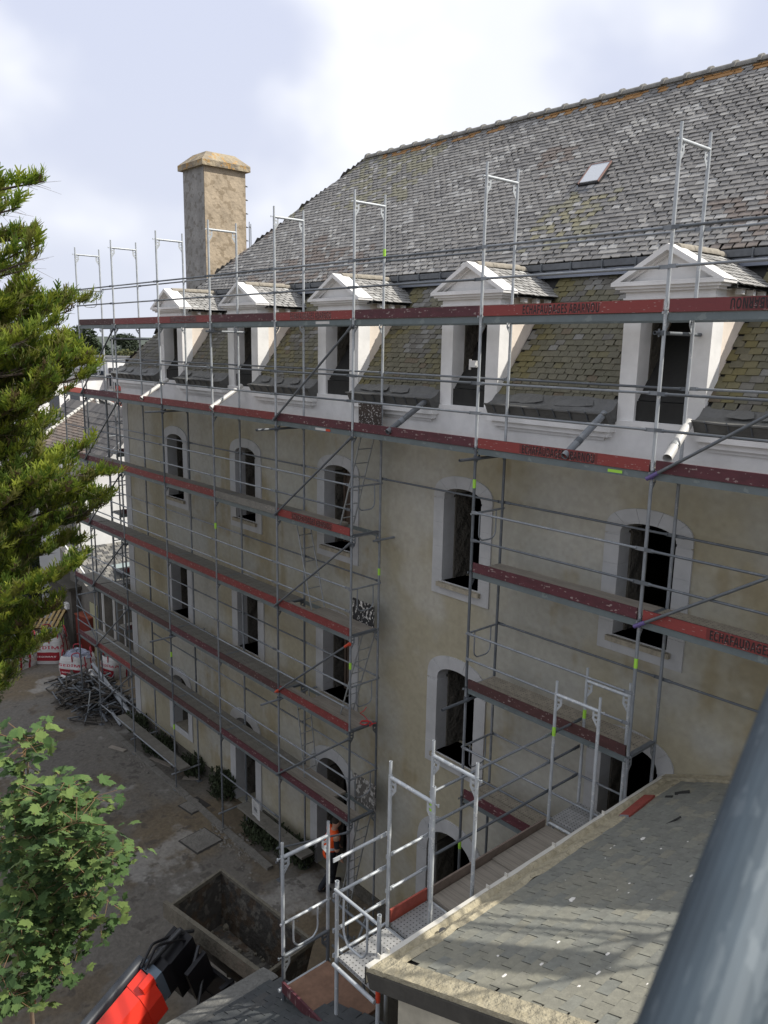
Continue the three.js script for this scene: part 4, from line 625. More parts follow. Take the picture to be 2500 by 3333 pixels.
  part('end_guardrail', [tube(V(-2, 2.53, 4.44), V(-2, 2.53, 3.66), .0185, 8), bent([V(-2, 2.53, 4.24), V(-2, 2.2, 4.24), V(-2, 2.1, 4.16), V(-2, 2.1, 3.94), V(-2, 2.2, 3.86), V(-2, 2.53, 3.86)], .0125, 6, 30, .25)], M.galvSunlit, tower);
  part('cross_tube', [tube(V(-2.02, 1.58, 4.46), V(-2.02, 1.58, 3.64), R0, 8)], M.galvSunlit, tower);
  part('deck_board', [slab(-1.96, -.95, 1.60, 1.65, 3.72, 4.40)], std({ color: lin(.26, .15, .10), map: per(patchT, .8) }), tower, 'rust brown landing board');
  const rx = (y, z, m) => part('guardrail', [tube(V(-1.95, y, z), V(XO, y, z), .0185, 8)], m, tower); rx(2.53, 3.65, M.galvDark); rx(2.1, 3.65, M.galvDark); rx(1.85, 3.65, M.galvDark);
  part('brace', [tube(V(-2, .2, 3.66), V(XO, 1.9, 3.60), .02, 8), tube(V(XO - .03, .4, 3.5), V(XO - .03, 2.4, .6), .02, 8)], M.galvDark, tower);
  railZ(XO - .03, 1.35, .48, 2.93, M.galvDark); railZ(XO - .03, .9, .48, 2.93, M.galvDark);
}
{ // stacked frames leaning in the corner on the ground
  const r = rng(88); for (let i = 0; i < 5; i++) { const f = mesh('stacked_scaffold_frame', FRAME2, i % 2 ? M.galvDark : M.galv); tag(f, ['outermost spare scaffold frame stacked upright on the courtyard side below the walkway', 'dark spare frame second from the courtyard side of the stack', 'middle spare frame of the stack below the walkway', 'dark spare frame second from the wing in the stack', 'innermost spare frame of the stack, closest to the low wing wall'][i], 'scaffold frame', 'spare scaffold frames stacked in the corner'); f.position.set(-3.9 + i * .16, -.62 + r() * .1, 1.6 - i * .22); f.rotation.set((r() - .5) * .2, .5 + r() * .3, .12 + r() * .1); }
  tag(mesh('leaning_board', [box(.9, 1.9, .02)], std({ color: lin(.07, .065, .05), map: per(patchT, .8) })), 'dark board leaning among the spare frames', 'board').position.set(-3.2, -1.6, 1.5);
}
// the tube right in front of the lens
{
  const a = V(4.76, 10.045, 6.99), b = V(5.33, 9.168, 9.61); const t = thing('near_tube', 'blurred blue grey steel tube close to the camera at right', 'scaffold tube');
  const tx = colorTex(512, 512, (u, v) => { const n = .8 + .5 * (fbm(u, v, 10, 5, 331, .6) - .5), s = sm(.66, .69, fbm(u, v, 34, 3, 333, .5)); return mixc([n * .52, n * .6, n * .66], [.9, .9, .9], s * .5); });
  part('tube', [hollow(a, b, .0242, .004, 32)], std({ color: lin(.095, .118, .135), map: per(tx, .16), metalness: .25, roughness: .62 }), t);
}

// ================================================================ scaffold round the gable end, beyond the corner
{
  const g = thing('gable_scaffolding', 'distant scaffolding turning round the far corner of the ochre building', 'scaffolding', [0, 0, 0]);
  const fx = frameGeo(2, V(-1, 0, 0)), X0 = -19.55;
  for (const z of [-1.3, -3.9, -6.5]) for (const L of [0, 2, 4, 6, 8, 10].filter(L => z > -2 || L < 10)) { const f = part('frame', fx, L > 7 ? M.galv : M.galvDark, g); f.rotation.y = Math.PI; f.position.set(X0, L + DL, z); }
  const rz = (x, y, z0, z1) => part('guardrail', [tube(V(x, y, z0), V(x, y, z1), .0185, 6)], M.galv, g);
  for (const L of [0, 2, 4, 6, 8]) for (const [a, b] of [[-3.9, -1.3], [-6.5, -3.9]]) {
    rz(X0 - .75, L + .6, a, b); rz(X0 - .75, L + 1.08, a, b); rz(X0 + .04, L + 1.08, a, b);
    part('deck_board', [slab(X0 - .68, X0 - .03, L + .07, L + .12, a + .05, b - .05)], M.deckGrey, g); part('deck_beam', [slab(X0 - .02, X0 + .01, L, L + .09, a, b)], M.beam, g);
    part('toe_board', [slab(X0 - .02, X0 + .01, L + .12, L + .27, a + .05, b - .05)], L === 8 || L === 2 ? M.toeRed : M.toeMaroon, g);
  }
  // bay that closes the corner towards the courtyard
  for (const L of [0, 2, 4, 6, 8]) { part('frame', FRAME2, M.galvDark, g).position.set(-20.3, L + DL, 0);
    part('guardrail', [tube(V(-20.3, L + .62, .03), V(-18.85, L + .62, .03), .0185, 6), tube(V(-20.3, L + 1.08, .03), V(-18.85, L + 1.08, .03), .0185, 6)], M.galvDark, g);
    part('deck_board', [slab(-20.25, -18.85, L + .07, L + .12, -.04, -.66)], M.deckGrey, g); part('toe_board', [slab(-20.25, -18.86, L + .11, L + .26, -.015, .012)], L === 8 ? std({ color: lin(.60, .13, .09), roughness: .6 }) : M.toeMaroon, g); part('deck_beam', [slab(-20.25, -18.85, L, L + .09, -.012, -.034)], M.beam, g); }
  for (const L of [6, 2]) part('brace', [tube(V(-20.3, L - .6, .0), V(-18.85, L - 1.7, .0), .02, 6)], M.galvDark, g);
  part('end_guardrail', [tube(V(-20.3, 9.1, .03), V(-20.3, 9.1, ZI), .0185, 6), bent([V(-20.3, 9.1, -.15), V(-20.3, 8.65, -.16), V(-20.3, 8.6, -.5), V(-20.3, 9.1, -.55)], .0125, 6, 20)], M.galv, g);
  part('short_post', [tube(V(-20.3, 8, 0), V(-20.3, 9.15, 0), R0, 8), tube(V(-20.3, 8, ZI), V(-20.3, 9.15, ZI), R0, 8)], M.galv, g);
  const f = tag(mesh('rear_scaffold_frame', FRAME2, M.galv), 'lone scaffold frame showing behind the hip of the main roof', 'scaffold frame'); f.position.set(-20.0, 13.70, -6.68); f.rotation.y = .9; f.scale.setScalar(.72);
  const lone = mesh('post', [tube(V(0, -14, 0), V(0, -2, 0), R0, 8), tube(V(0, -14, ZI), V(0, -2, ZI), R0, 8)], M.galv, f);
}

// ================================================================ courtyard things
{ // slabs, damp, kerb
  const slabM = std({ color: lin(.20, .19, .17), map: per(patchT, .8), bumpMap: per(lumpT, .4), bumpScale: .02 });
  const m = (x, z, s, ry, broken, l) => { const t = thing('manhole_slab', l, 'slab', [x, GY, z], ry); part('joint', [box(s + .09, .006, s + .09, 0, .005, 0)], std({ color: lin(.035, .032, .028) }), t); const p = broken ? [[-s / 2, -s / 2], [s / 2, -s / 2], [s / 2, .1 * s], [.2 * s, .12 * s], [.16 * s, .3 * s], [-.05 * s, .24 * s], [-.2 * s, .42 * s], [-s / 2, .38 * s]] : [[-s / 2, -s / 2], [s / 2, -s / 2], [s / 2, s / 2], [-s / 2, s / 2]]; const g = poly(p, .02); g.rotateX(-Math.PI / 2); g.translate(0, .008, 0); part('cover', metreUV(g), slabM, t); return t; };
  m(-12.62, .02, .55, .12, true, 'small broken square cover in the courtyard nearer the facade'); m(-11.1, .66, .72, .12, false, 'larger whole square cover in the courtyard ground');
  const kerb = thing('kerb', 'low concrete kerb along the foot of the ochre building', 'kerb', [0, GY, 0]); kerb.userData.kind = 'structure';
  let k = 0; for (let x = -18.2; x < -9.2; x += 1.02, k++) part('kerb_stone', [box(1.0, .08, .16, x + .5, .035 - .012 * (k % 2), -.02 - .006 * (k % 3))], slabM, kerb);
  const r = rng(404), L = []; for (let i = 0; i < 420; i++) { const c = r() < .45 ? [-10.6, .1, 1.2, .4] : r() < .5 ? [-8.4, 1.2, 1.3, 1.0] : [-15.8, -.1, 1.0, .5]; const s = .008 + r() * r() * .04, g = flat(new THREE.IcosahedronGeometry(s, 0)); g.rotateX(r() * 3); g.scale(1 + r(), .6, 1); g.translate(c[0] + (r() + r() - 1) * c[2], GY + s * .3, c[1] + (r() + r() - 1) * c[3]); L.push(metreUV(g)); }
  tag(mesh('rubble', L, slabM), 'scattered crumbs of rubble on the courtyard ground', 'rubble', null, 'stuff');
  const pl = [[-15.3, -.35, .45, .35, .3], [-13.9, -.6, .25, .3, .8], [-16.9, .3, .3, .02, .4]]; pl.forEach((q, i) => { const o = tag(mesh('loose_plank', [box(q[2] * 2, .03, .14)], M.plank), ['loose grey board lying among the weeds at the wall foot', 'square grey offcut beside the wall near the first doorway', 'short plank end lying on the courtyard near the debris'][i], 'plank'); o.position.set(q[0], GY + .02, q[1]); o.rotation.y = q[4]; });
}
{ // weeds along the foot of the wall
  const r = rng(515), P = []; const clump = (cx, cz, n, h, s) => { for (let i = 0; i < n; i++) { const a = r() * 6.28, d = Math.sqrt(r()) * s, x = cx + Math.cos(a) * d, z = Math.max(-1.0, cz + Math.sin(a) * d * .6), yy = GY + r() * h, w = .03 + r() * .05, l = .06 + r() * .10; const g = new THREE.BufferGeometry(); g.setAttribute('position', new THREE.Float32BufferAttribute([-w / 2, 0, 0, w / 2, 0, 0, w * .3, l, .03, -w / 2, 0, 0, w * .3, l, .03, -w * .3, l, .03], 3)); g.computeVertexNormals(); g.setAttribute('uv', new THREE.Float32BufferAttribute(12, 2)); g.rotateX((r() - .5) * 2.2); g.rotateY(r() * 6.28); g.translate(x, yy, z); P.push(g); } };
  clump(-12.6, -.85, 700, .62, .5); clump(-8.8, -.75, 600, .5, .4); clump(-10.3, -.55, 500, .3, .6); clump(-16, -.6, 500, .35, .7); clump(-14.2, -.8, 400, .4, .5); clump(-9.6, -.6, 500, .5, .5); clump(-17.6, -.7, 300, .5, .5);
  tag(mesh('weeds', mergeGeometries(P), std({ color: lin(.03, .042, .016), side: THREE.DoubleSide })), 'dark weeds growing along the foot of the ochre wall', 'weeds', null, 'stuff');
}
// worker in an orange vest, seen from behind in the arched doorway
function fieldMesh(bones, lo, hi, cell, k, mats) { // smooth union of tapered capsules, meshed
  const size = Math.max(hi.x - lo.x, hi.y - lo.y, hi.z - lo.z), res = Math.ceil(size / cell), mc = new MarchingCubes(res, mats, false, false, 90000); mc.isolation = 0; const half = size / 2, c = lo.clone().addScalar(half);
  const f = mc.field, p = V(0, 0, 0), ab = V(0, 0, 0), ap = V(0, 0, 0); let q = 0;
  for (let z = 0; z < res; z++) for (let y = 0; y < res; y++) for (let x = 0; x < res; x++, q++) { p.set(c.x + ((x - res / 2) / (res / 2)) * half, c.y + ((y - res / 2) / (res / 2)) * half, c.z + ((z - res / 2) / (res / 2)) * half); let d = 1e9; for (const b of bones) { ab.subVectors(b[1], b[0]); ap.subVectors(p, b[0]); const t = clamp(ap.dot(ab) / Math.max(1e-9, ab.lengthSq())); const e = ap.addScaledVector(ab, -t).length() - lerp(b[2], b[3], t); const h = Math.max(0, k - Math.abs(d - e)) / k; d = Math.min(d, e) - h * h * k * .25; } f[q] = -d; }
  mc.update(); const n = mc.count, P = new Float32Array(n * 3), N = new Float32Array(n * 3); for (let i = 0; i < n; i++) for (let a = 0; a < 3; a++) { P[3 * i + a] = mc.positionArray[3 * i + a] * half + c.getComponent(a); N[3 * i + a] = mc.normalArray[3 * i + a]; }
  const g = new THREE.BufferGeometry(); g.setAttribute('position', new THREE.BufferAttribute(P, 3)); g.setAttribute('normal', new THREE.BufferAttribute(N, 3)); g.setAttribute('uv', new THREE.BufferAttribute(new Float32Array(n * 2), 2)); return g;
}
{
  const w = thing('person', 'worker in an orange reflective vest and dark trousers stepping through the arched doorway', 'person', [-7.62, GY, -.72], -.25);
  // joints: x across, y up, facing -z (into the doorway), right foot behind
  const hip = V(0, .92, 0), che = V(.02, 1.28, -.06), neck = V(.03, 1.48, -.1), head = V(.035, 1.62, -.14), sL = V(-.19, 1.40, -.08), sR = V(.22, 1.39, -.06), eL = V(-.25, 1.13, -.12), eR = V(.28, 1.12, -.05), hL = V(-.2, .93, -.28), hR = V(.26, .87, -.16), kL = V(-.10, .50, -.16), kR = V(.11, .48, .02), aL = V(-.11, .09, -.12), aR = V(.1, .12, .26);
  const skin = std({ color: lin(.42, .24, .16), roughness: .6 }), navy = std({ color: lin(.016, .018, .024), map: per(mottleT, .6) }), hair = std({ color: lin(.03, .02, .014) });
  const hand = (wr, dir) => { const L = [[wr, wr.clone().addScaledVector(dir, .085), .026, .032]]; const sd = V(1, 0, 0); for (let i = 0; i < 4; i++) { const o = wr.clone().addScaledVector(dir, .085).addScaledVector(sd, (i - 1.5) * .019), m = o.clone().addScaledVector(dir, [.038, .045, .042, .032][i]).add(V(0, 0, -.008)), e = m.clone().addScaledVector(dir, .032).add(V(0, .002, -.022)); L.push([o, m, .0095, .009], [m, e, .009, .008]); } const o = wr.clone().addScaledVector(dir, .03).addScaledVector(sd, -.03), e = o.clone().addScaledVector(dir, .045).addScaledVector(sd, -.022); L.push([wr.clone().addScaledVector(dir, .02), o, .014, .012], [o, e, .0115, .009]); return L; };
  const bones = [[hip, che, .135, .15], [che, neck, .12, .055], [neck, head, .052, .06], [head, head.clone().add(V(.005, .06, -.01)), .085, .088], [head.clone().add(V(0, -.04, -.07)), head.clone().add(V(0, -.05, -.09)), .035, .02], [head.clone().add(V(0, .0, -.09)), head.clone().add(V(0, -.015, -.108)), .014, .012], [head.clone().add(V(-.085, .0, 0)), head.clone().add(V(-.09, .03, .005)), .014, .012], [head.clone().add(V(.085, .0, 0)), head.clone().add(V(.09, .03, .005)), .014, .012], [sL, sR, .075, .075], [sL, eL, .058, .046], [eL, hL, .045, .032], [sR, eR, .058, .046], [eR, hR, .045, .032], [V(-.085, .9, 0), kL, .10, .068], [kL, aL, .062, .042], [V(.085, .9, 0), kR, .10, .068], [kR, aR, .062, .042], [aL, V(-.12, .035, -.28), .045, .035], [aR, V(.1, .05, .12), .045, .035]];
  const body = fieldMesh(bones, V(-.95, -.02, -.95), V(.95, 1.88, .95), .020, .05, skin);
  const hd = [[hL, V(.1, -.8, -.5).normalize()], [hR, V(-.05, -.95, -.25).normalize()]].map(([p, d]) => fieldMesh(hand(p, d), p.clone().addScalar(-.17), p.clone().addScalar(.17), .0055, .008, skin));
  mesh('body', mergeGeometries([body, ...hd]), skin, w);
  part('trousers', fieldMesh([[V(-.03, .95, 0), V(.03, .95, 0), .15, .15], [V(-.085, .9, 0), kL, .117, .083], [kL, aL.clone().add(V(0, .03, 0)), .08, .066], [V(.085, .9, 0), kR, .117, .083], [kR, aR.clone().add(V(0, .03, 0)), .08, .066]], V(-.6, 0, -.6), V(.6, 1.2, .6), .018, .04, navy), navy, w, 'dark trousers');
  const vest = std({ color: lin(.85, .10, .012), roughness: .6 });
  const v = part('vest', fieldMesh([[V(0, .90, 0), che, .165, .172], [che, neck.clone().add(V(0, -.06, 0)), .16, .085], [sL.clone().add(V(.03, 0, 0)), sR.clone().add(V(-.03, 0, 0)), .088, .088]], V(-.5, .7, -.5), V(.5, 1.7, .5), .014, .04, vest), vest, w, 'orange vest with a pale reflective band');
  const band = (y, s) => { const g = flat(new THREE.CylinderGeometry(.178 * s, .181 * s, .06, 26, 1, true)); g.scale(1.0, 1, .98); g.translate(.012, y, -.03); return metreUV(g); };
  part('reflective_band', [band(1.08, .985)], std({ color: lin(.55, .56, .56), roughness: .3 }), v);
  part('sleeves', [tube(sL, eL, .068, 10, .056), tube(sR, eR, .068, 10, .056), tube(eL, hL, .056, 10, .04), tube(eR, hR, .056, 10, .04)], navy, w);
  const hr = flat(new THREE.SphereGeometry(.098, 14, 10, 0, 6.283, 0, 1.75)); hr.translate(head.x + .003, head.y + .055, head.z + .006); part('hair', hr, hair, w);
  for (const [a, t] of [[aL, V(-.12, .035, -.30)], [aR, V(.1, .03, .05)]]) part('shoe', fieldMesh([[a.clone().add(V(0, -.02, .02)), t, .062, .048]], V(-.5, -.1, -.6), V(.6, .6, .6), .02, .03, M.black), M.black, w);
}
// ---------------------------------------------------------------- telescopic loader with its bucket
{
  const t = thing('telehandler', 'red telescopic loader boom with a black coupling and a big empty earth bucket', 'loader', [0, 0, 0]);
  const steel = std({ map: per(colorTex(512, 512, (u, v) => { const n = .75 + .5 * (fbm(u, v, 7, 6, 341, .6) - .5), rst = sm(.52, .66, fbm(u, v, 8, 5, 343)), mud = sm(.55, .68, fbm(u, v, 14, 5, 345)); let c = mixc([.060 * n, .055 * n, .047 * n], [.085 * n, .06 * n, .038 * n], rst); return mixc(c, [.19 * n, .175 * n, .145 * n], mud * .6); }), 1.6), bumpMap: per(lumpT, .6), bumpScale: .03, roughness: .8, metalness: .1 });
  const lip = std({ color: lin(.17, .155, .12), map: per(patchT, .7), bumpMap: per(lumpT, .4), bumpScale: .02, roughness: .85 });
  // bucket: open tray, long side along B->C; rim corners and floor corners
  const BL = V(-6.16, .30, 2.90), BR = V(-3.67, .30, 2.70), FL = V(-5.86, .30, 4.10), FR = V(-3.56, .30, 3.72);
  const fBL = V(-5.98, -.62, 3.02), fBR = V(-3.78, -.62, 2.86), fFL = V(-5.78, -.55, 3.72), fFR = V(-3.66, -.55, 3.42);
  const wallq = (a, b, c, d, th) => { const n = b.clone().sub(a).cross(d.clone().sub(a)).normalize().multiplyScalar(th); const g = [quad(a, b, c, d)]; const A = [a, b, c, d].map(p => p.clone().add(n)); g.push(quad(A[1], A[0], A[3], A[2])); const P = [a, b, c, d]; for (let i = 0; i < 4; i++) { const j = (i + 1) % 4; g.push(quad(P[i], A[i], A[j], P[j])); } return g; };
  const bk = part('bucket', [...wallq(BL, BR, fBR, fBL, .02), ...wallq(FR, FL, fFL, fFR, .02), ...wallq(FL, BL, fBL, fFL, .02), ...wallq(BR, FR, fFR, fBR, .02), ...wallq(fBL, fBR, fFR, fFL, .02)], steel, t, 'big muddy steel bucket open to the sky');
  const bar = (a, b, w, h, m, name, host) => { const L = a.distanceTo(b), g = box(L, h, w, 0, 0, 0); g.applyMatrix4(new THREE.Matrix4().makeRotationFromQuaternion(new THREE.Quaternion().setFromUnitVectors(V(1, 0, 0), b.clone().sub(a).normalize()))); g.translate((a.x + b.x) / 2, (a.y + b.y) / 2, (a.z + b.z) / 2); return part(name, g, m, host); };
  bar(FL.clone().add(V(-.06, -.02, .02)), FR.clone().add(V(.06, -.02, .02)), .07, .30, lip, 'top_beam', bk); bar(BL.clone().add(V(-.02, .0, 0)), BR.clone().add(V(.02, .0, 0)), .05, .06, lip, 'cutting_edge', bk); bar(BL, FL, .05, .07, lip, 'side_edge', bk); bar(BR, FR, .05, .07, lip, 'side_edge', bk);
  { const r = rng(6), P = []; for (let i = 0; i < 50; i++) { const u = r(), v = r(), p = fBL.clone().lerp(fBR, u).lerp(fFL.clone().lerp(fFR, u), v), s = .015 + r() * r() * .07; const g = flat(new THREE.IcosahedronGeometry(s, 0)); g.rotateZ(r() * 3); g.translate(p.x, p.y + .02, p.z); P.push(metreUV(g)); } stuffPart('soil', P, lip, bk); }
  // coupling
  const H = V(-4.60, .36, 4.85), D = V(.30, -.30, .96).normalize(), S = V(-.99, 0, .14).normalize(), U = D.clone().cross(S).normalize().multiplyScalar(-1); if (U.y < 0) U.multiplyScalar(-1);
  const at = (d, s, u) => H.clone().addScaledVector(D, d).addScaledVector(S, s).addScaledVector(U, u);
  const bxAt = (d0, d1, s0, s1, u0, u1) => { const P = (d, s, u) => at(d, s, u), a = [P(d0, s0, u0), P(d1, s0, u0), P(d1, s1, u0), P(d0, s1, u0)], b = [P(d0, s0, u1), P(d1, s0, u1), P(d1, s1, u1), P(d0, s1, u1)]; return join([quad(...a), quad(...b), ...[0, 1, 2, 3].map(i => quad(a[i], a[(i + 1) % 4], b[(i + 1) % 4], b[i]))]); };
  const gl = std({ color: lin(.012, .012, .014), roughness: .35, metalness: .3 });
  const hitch = part('coupling', [bxAt(-.62, -.1, -.16, .16, -.62, .12), bxAt(-.1, .12, -.2, .2, -.3, .2), bxAt(-.62, -.2, -.42, -.34, -.62, -.05), bxAt(-.62, -.2, .30, .38, -.55, -.0), box(1.45, .52, .06, -4.62, -.22, 4.08, .165), box(1.15, .3, .10, -4.55, -.55, 4.06, .165), box(.07, .62, .22, -5.2, -.22, 4.2, .165), box(.07, .7, .26, -4.05, -.3, 4.05, .165)], gl, t, 'black coupling plates between boom and bucket');
  part('ram', [tube(at(-.55, .05, .2), at(.15, .05, .26), .05, 12), tube(at(-.75, .05, -.05), at(-.5, .05, .2), .03, 10), tube(at(-.6, -.3, .05), at(-.25, -.36, -.2), .03, 10), tube(at(-.5, -.36, -.35), at(-.15, -.5, -.6), .028, 10)], std({ color: lin(.05, .052, .055), roughness: .35, metalness: .5 }), hitch);
  part('steel_collar', [bxAt(.06, .2, -.22, .22, -.26, .24)], std({ color: lin(.13, .17, .21), roughness: .35, metalness: .4 }), hitch);
  part('hose', [bent([at(.2, .12, .26), at(-.1, .16, .36), at(-.4, .1, .22), at(-.6, .0, .1)], .022, 8, 24), bent([at(.2, .02, .27), at(-.1, .02, .42), at(-.45, -.08, .2), at(-.62, -.12, -.1)], .02, 8, 24)], gl, hitch);
  // boom: eight sided red section
  const red = std({ color: lin(.62, .030, .014), roughness: .32 });
  const sec = [[-.30, .02], [-.20, .20], [.10, .24], [.22, .10], [.22, -.30], [.10, -.42], [-.18, -.42], [-.30, -.30]];
  const boomGeo = (d0, d1, k) => { const L = [], n = sec.length; for (let i = 0; i < n; i++) { const a = sec[i], b = sec[(i + 1) % n]; L.push(quad(at(d0, a[0] * k, a[1] * k), at(d1, a[0] * k, a[1] * k), at(d1, b[0] * k, b[1] * k), at(d0, b[0] * k, b[1] * k))); } for (const d of [d0, d1]) for (let i = 1; i < n - 1; i++) L.push(tri(at(d, sec[0][0] * k, sec[0][1] * k), at(d, sec[i][0] * k, sec[i][1] * k), at(d, sec[i + 1][0] * k, sec[i + 1][1] * k))); return join(L); };
  const boom = part('boom', boomGeo(.5, 4.6, 1), red, t, 'glossy red boom');
  part('boom_head', [boomGeo(.22, .5, 1.05), bxAt(.12, .34, .16, .28, .1, .24), bxAt(.2, .42, -.22, -.1, .16, .3)], red, boom);
  part('hose_guard', [tube(at(.1, .24, .22), at(4.6, .24, .22), .085, 14)], std({ color: lin(.03, .035, .042), roughness: .4 }), boom);
  // maker's lettering, partly seen
  { const c = document.createElement('canvas'); c.width = 512; c.height = 128; const g = c.getContext('2d'); g.fillStyle = '#c8281a'; g.fillRect(0, 0, 512, 128); g.fillStyle = '#e9e4df'; g.font = 'italic bold 96px sans-serif'; g.textBaseline = 'middle'; g.fillText('ARMOR', 40, 62); g.fillRect(60, 112, 330, 7); const tx = new THREE.CanvasTexture(c); tx.colorSpace = THREE.SRGBColorSpace;
    const s0 = sec[3], s1 = sec[4]; const P = (d, f) => at(d, lerp(s0[0], s1[0], f) * 1.0, lerp(s0[1], s1[1], f)).addScaledVector(S, .004); const q = new THREE.BufferGeometry(); const pts = [P(1.0, .82), P(2.2, .82), P(2.2, .18), P(1.0, .18)]; void pts;
    const side = -1, sx = sec[7], sy = sec[0]; const Q = (d, f) => at(d, lerp(sx[0], sy[0], f) - .004, lerp(sx[1], sy[1], f)); const p4 = [Q(1.75, .05), Q(.56, .05), Q(.56, .95), Q(1.75, .95)]; q.setAttribute('position', new THREE.Float32BufferAttribute([p4[0], p4[1], p4[2], p4[0], p4[2], p4[3]].flatMap(v => [v.x, v.y, v.z]), 3)); q.setAttribute('uv', new THREE.Float32BufferAttribute([0, 0, 1, 0, 1, 1, 0, 0, 1, 1, 0, 1], 2)); q.computeVertexNormals(); part('lettering', q, std({ map: tx, roughness: .35, side: THREE.DoubleSide }), boom); }
  // the body of the machine, behind and below the frame
  const bodyP = at(4.2, 0, -.1); const body = part('chassis', [box(1.5, .7, 3.2, bodyP.x, -1.35, bodyP.z + .6, -.2), box(.9, .5, 1.4, bodyP.x + .7, -1.0, bodyP.z + .6, -.2)], red, t);
  part('cab', [box(.85, 1.5, 1.4, bodyP.x - .75, -.55, bodyP.z + .7, -.2)], gl, body);
  for (const [dx, dz] of [[-.95, -.7], [.95, -.7], [-.95, 1.9], [.95, 1.9]]) { const g = flat(new THREE.TorusGeometry(.42, .17, 10, 24)); g.rotateY(Math.PI / 2); g.translate(bodyP.x + dx, GY + .6, bodyP.z + dz); const w = part('wheel', metreUV(g), M.black, t); part('rim', [tube(V(bodyP.x + dx - .1, GY + .6, bodyP.z + dz), V(bodyP.x + dx + .1, GY + .6, bodyP.z + dz), .28, 16)], M.pvc, w); }
}
// ---------------------------------------------------------------- builders' bags, pallet, red box, debris
{
  const bagTex = (seed, word) => { const W = 512, H = 256, c = document.createElement('canvas'); c.width = W; c.height = H; const g = c.getContext('2d'), r = rng(seed); g.fillStyle = '#b9b7b3'; g.fillRect(0, 0, W, H); for (let i = 0; i < 200; i++) { g.globalAlpha = .25; g.fillStyle = r() < .5 ? '#8f8c88' : '#d8d6d2'; g.fillRect(r() * W, r() * H, 4 + r() * 50, 2 + r() * 10); } g.globalAlpha = 1;
    for (let k = 0; k < 2; k++) { const x = k * 256; g.fillStyle = '#8e1a26'; g.fillRect(x + 70, 140, 120, 84); g.fillRect(x + 8, 0, 12, H); g.fillRect(x + 216, 0, 10, H); g.fillStyle = '#dcd7d3'; g.font = 'bold 22px sans-serif'; g.fillText(word, x + 80, 190); g.fillStyle = '#a03040'; g.font = 'bold 40px sans-serif'; g.fillText(word, x + 62, 110); g.fillStyle = '#55555a'; g.font = 'bold 46px sans-serif'; g.fillText('G', x + 24, 112); } const t = new THREE.CanvasTexture(c); t.colorSpace = THREE.SRGBColorSpace; return t; };
  const bag = (label, x, z, w, h, ry, seed, blue) => { const t = thing('builders_bag', label, 'bag', [x, GY, z], ry, 'printed builders bags by the sheds'); const r = rng(seed), n = 40, rows = 12, P = [], U = [], I = [];
    for (let j = 0; j <= rows; j++) for (let i = 0; i <= n; i++) { const a = i / n * Math.PI * 2, f = j / rows, sq = 1 / Math.pow(Math.pow(Math.abs(Math.cos(a)), 5) + Math.pow(Math.abs(Math.sin(a)), 5), .2); const bulge = 1 + .12 * Math.sin(f * Math.PI) - .10 * f + .06 * (fbm(i / n, f * .9, 7, 3, seed) - .5) * 2; let y = h * f + .14 * h * (fbm(i / n, .3, 5, 3, seed + 3) - .5) * f * 2; P.push(Math.cos(a) * sq * w / 2 * bulge, y, Math.sin(a) * sq * w / 2 * bulge); U.push(1 - i / n, f); }
    for (let j = 0; j < rows; j++) for (let i = 0; i < n; i++) { const a = j * (n + 1) + i, b = a + 1, c = a + n + 1, d = c + 1; I.push(a, c, b, b, c, d); }
    const g = new THREE.BufferGeometry(); g.setAttribute('position', new THREE.Float32BufferAttribute(P, 3)); g.setAttribute('uv', new THREE.Float32BufferAttribute(U, 2)); g.setIndex(I); g.computeVertexNormals(); part('sack', g, std({ map: bagTex(seed, 'GEDIMAT'), roughness: .7, side: THREE.DoubleSide }), t);
    const top = new THREE.SphereGeometry(w * .46, 18, 8, 0, 6.283, 0, 1.57), tp = top.attributes.position; for (let i = 0; i < tp.count; i++) tp.setXYZ(i, tp.getX(i) * (1 + .3 * r()), tp.getY(i) * .5 * (.6 + .6 * r()), tp.getZ(i) * (1 + .1 * r())); const tf = flat(top); tf.computeVertexNormals(); tf.translate(0, h * .84, 0); part('load', metreUV(tf), blue ? std({ color: lin(.30, .33, .42), map: per(patchT, .4) }) : M.oldZinc, t);
    for (let k = 0; k < 4; k++) { const a = k * Math.PI / 2 + .785, b = a + .5; part('strap', [bent([V(Math.cos(a) * w * .55, h * .8, Math.sin(a) * w * .55), V(Math.cos(a) * w * .5, h * 1.15, Math.sin(a) * w * .5), V(Math.cos(b) * w * .5, h * 1.12, Math.sin(b) * w * .5), V(Math.cos(b) * w * .54, h * .8, Math.sin(b) * w * .54)], .022, 6, 20, .5)], std({ color: lin(.34, .03, .045), roughness: .7 }), t); } return t; };
  bag('white and red printed bag with bluish contents nearest the debris pile', -23.35, -.98, 1.0, .85, .6, 21, true); bag('tall white printed bag with the pallet rising behind it', -25.5, -.75, 1.15, 1.05, .9, 22); bag('sunlit white printed bag at the left edge below the conifer', -25.6, .45, 1.1, .85, .3, 23); bag('white bag half hidden behind the scaffold foot', -22.4, -2.1, .9, .8, .2, 24);
  const pal = thing('pallet', 'wooden pallet tilted on edge behind the white bags', 'pallet', [-26.7, GY + 1.15, -1.2], .55); const pg = new THREE.Group(); const wood = std({ color: lin(.40, .29, .13), map: M.plank.map }), woodD = std({ color: lin(.11, .07, .03), map: M.plank.map });
  for (let i = 0; i < 6; i++) { const m = part('slat', [box(.12, .022, .9, -.55 + i * .22, .11, 0)], wood, pal); } for (const z of [-.4, 0, .4]) part('bearer', [box(1.24, .09, .09, 0, .05, z)], woodD, pal); for (let i = 0; i < 3; i++) part('slat', [box(.12, .022, .9, -.5 + i * .5, -.01, 0)], woodD, pal); pal.rotation.set(.75, .5, -.28);
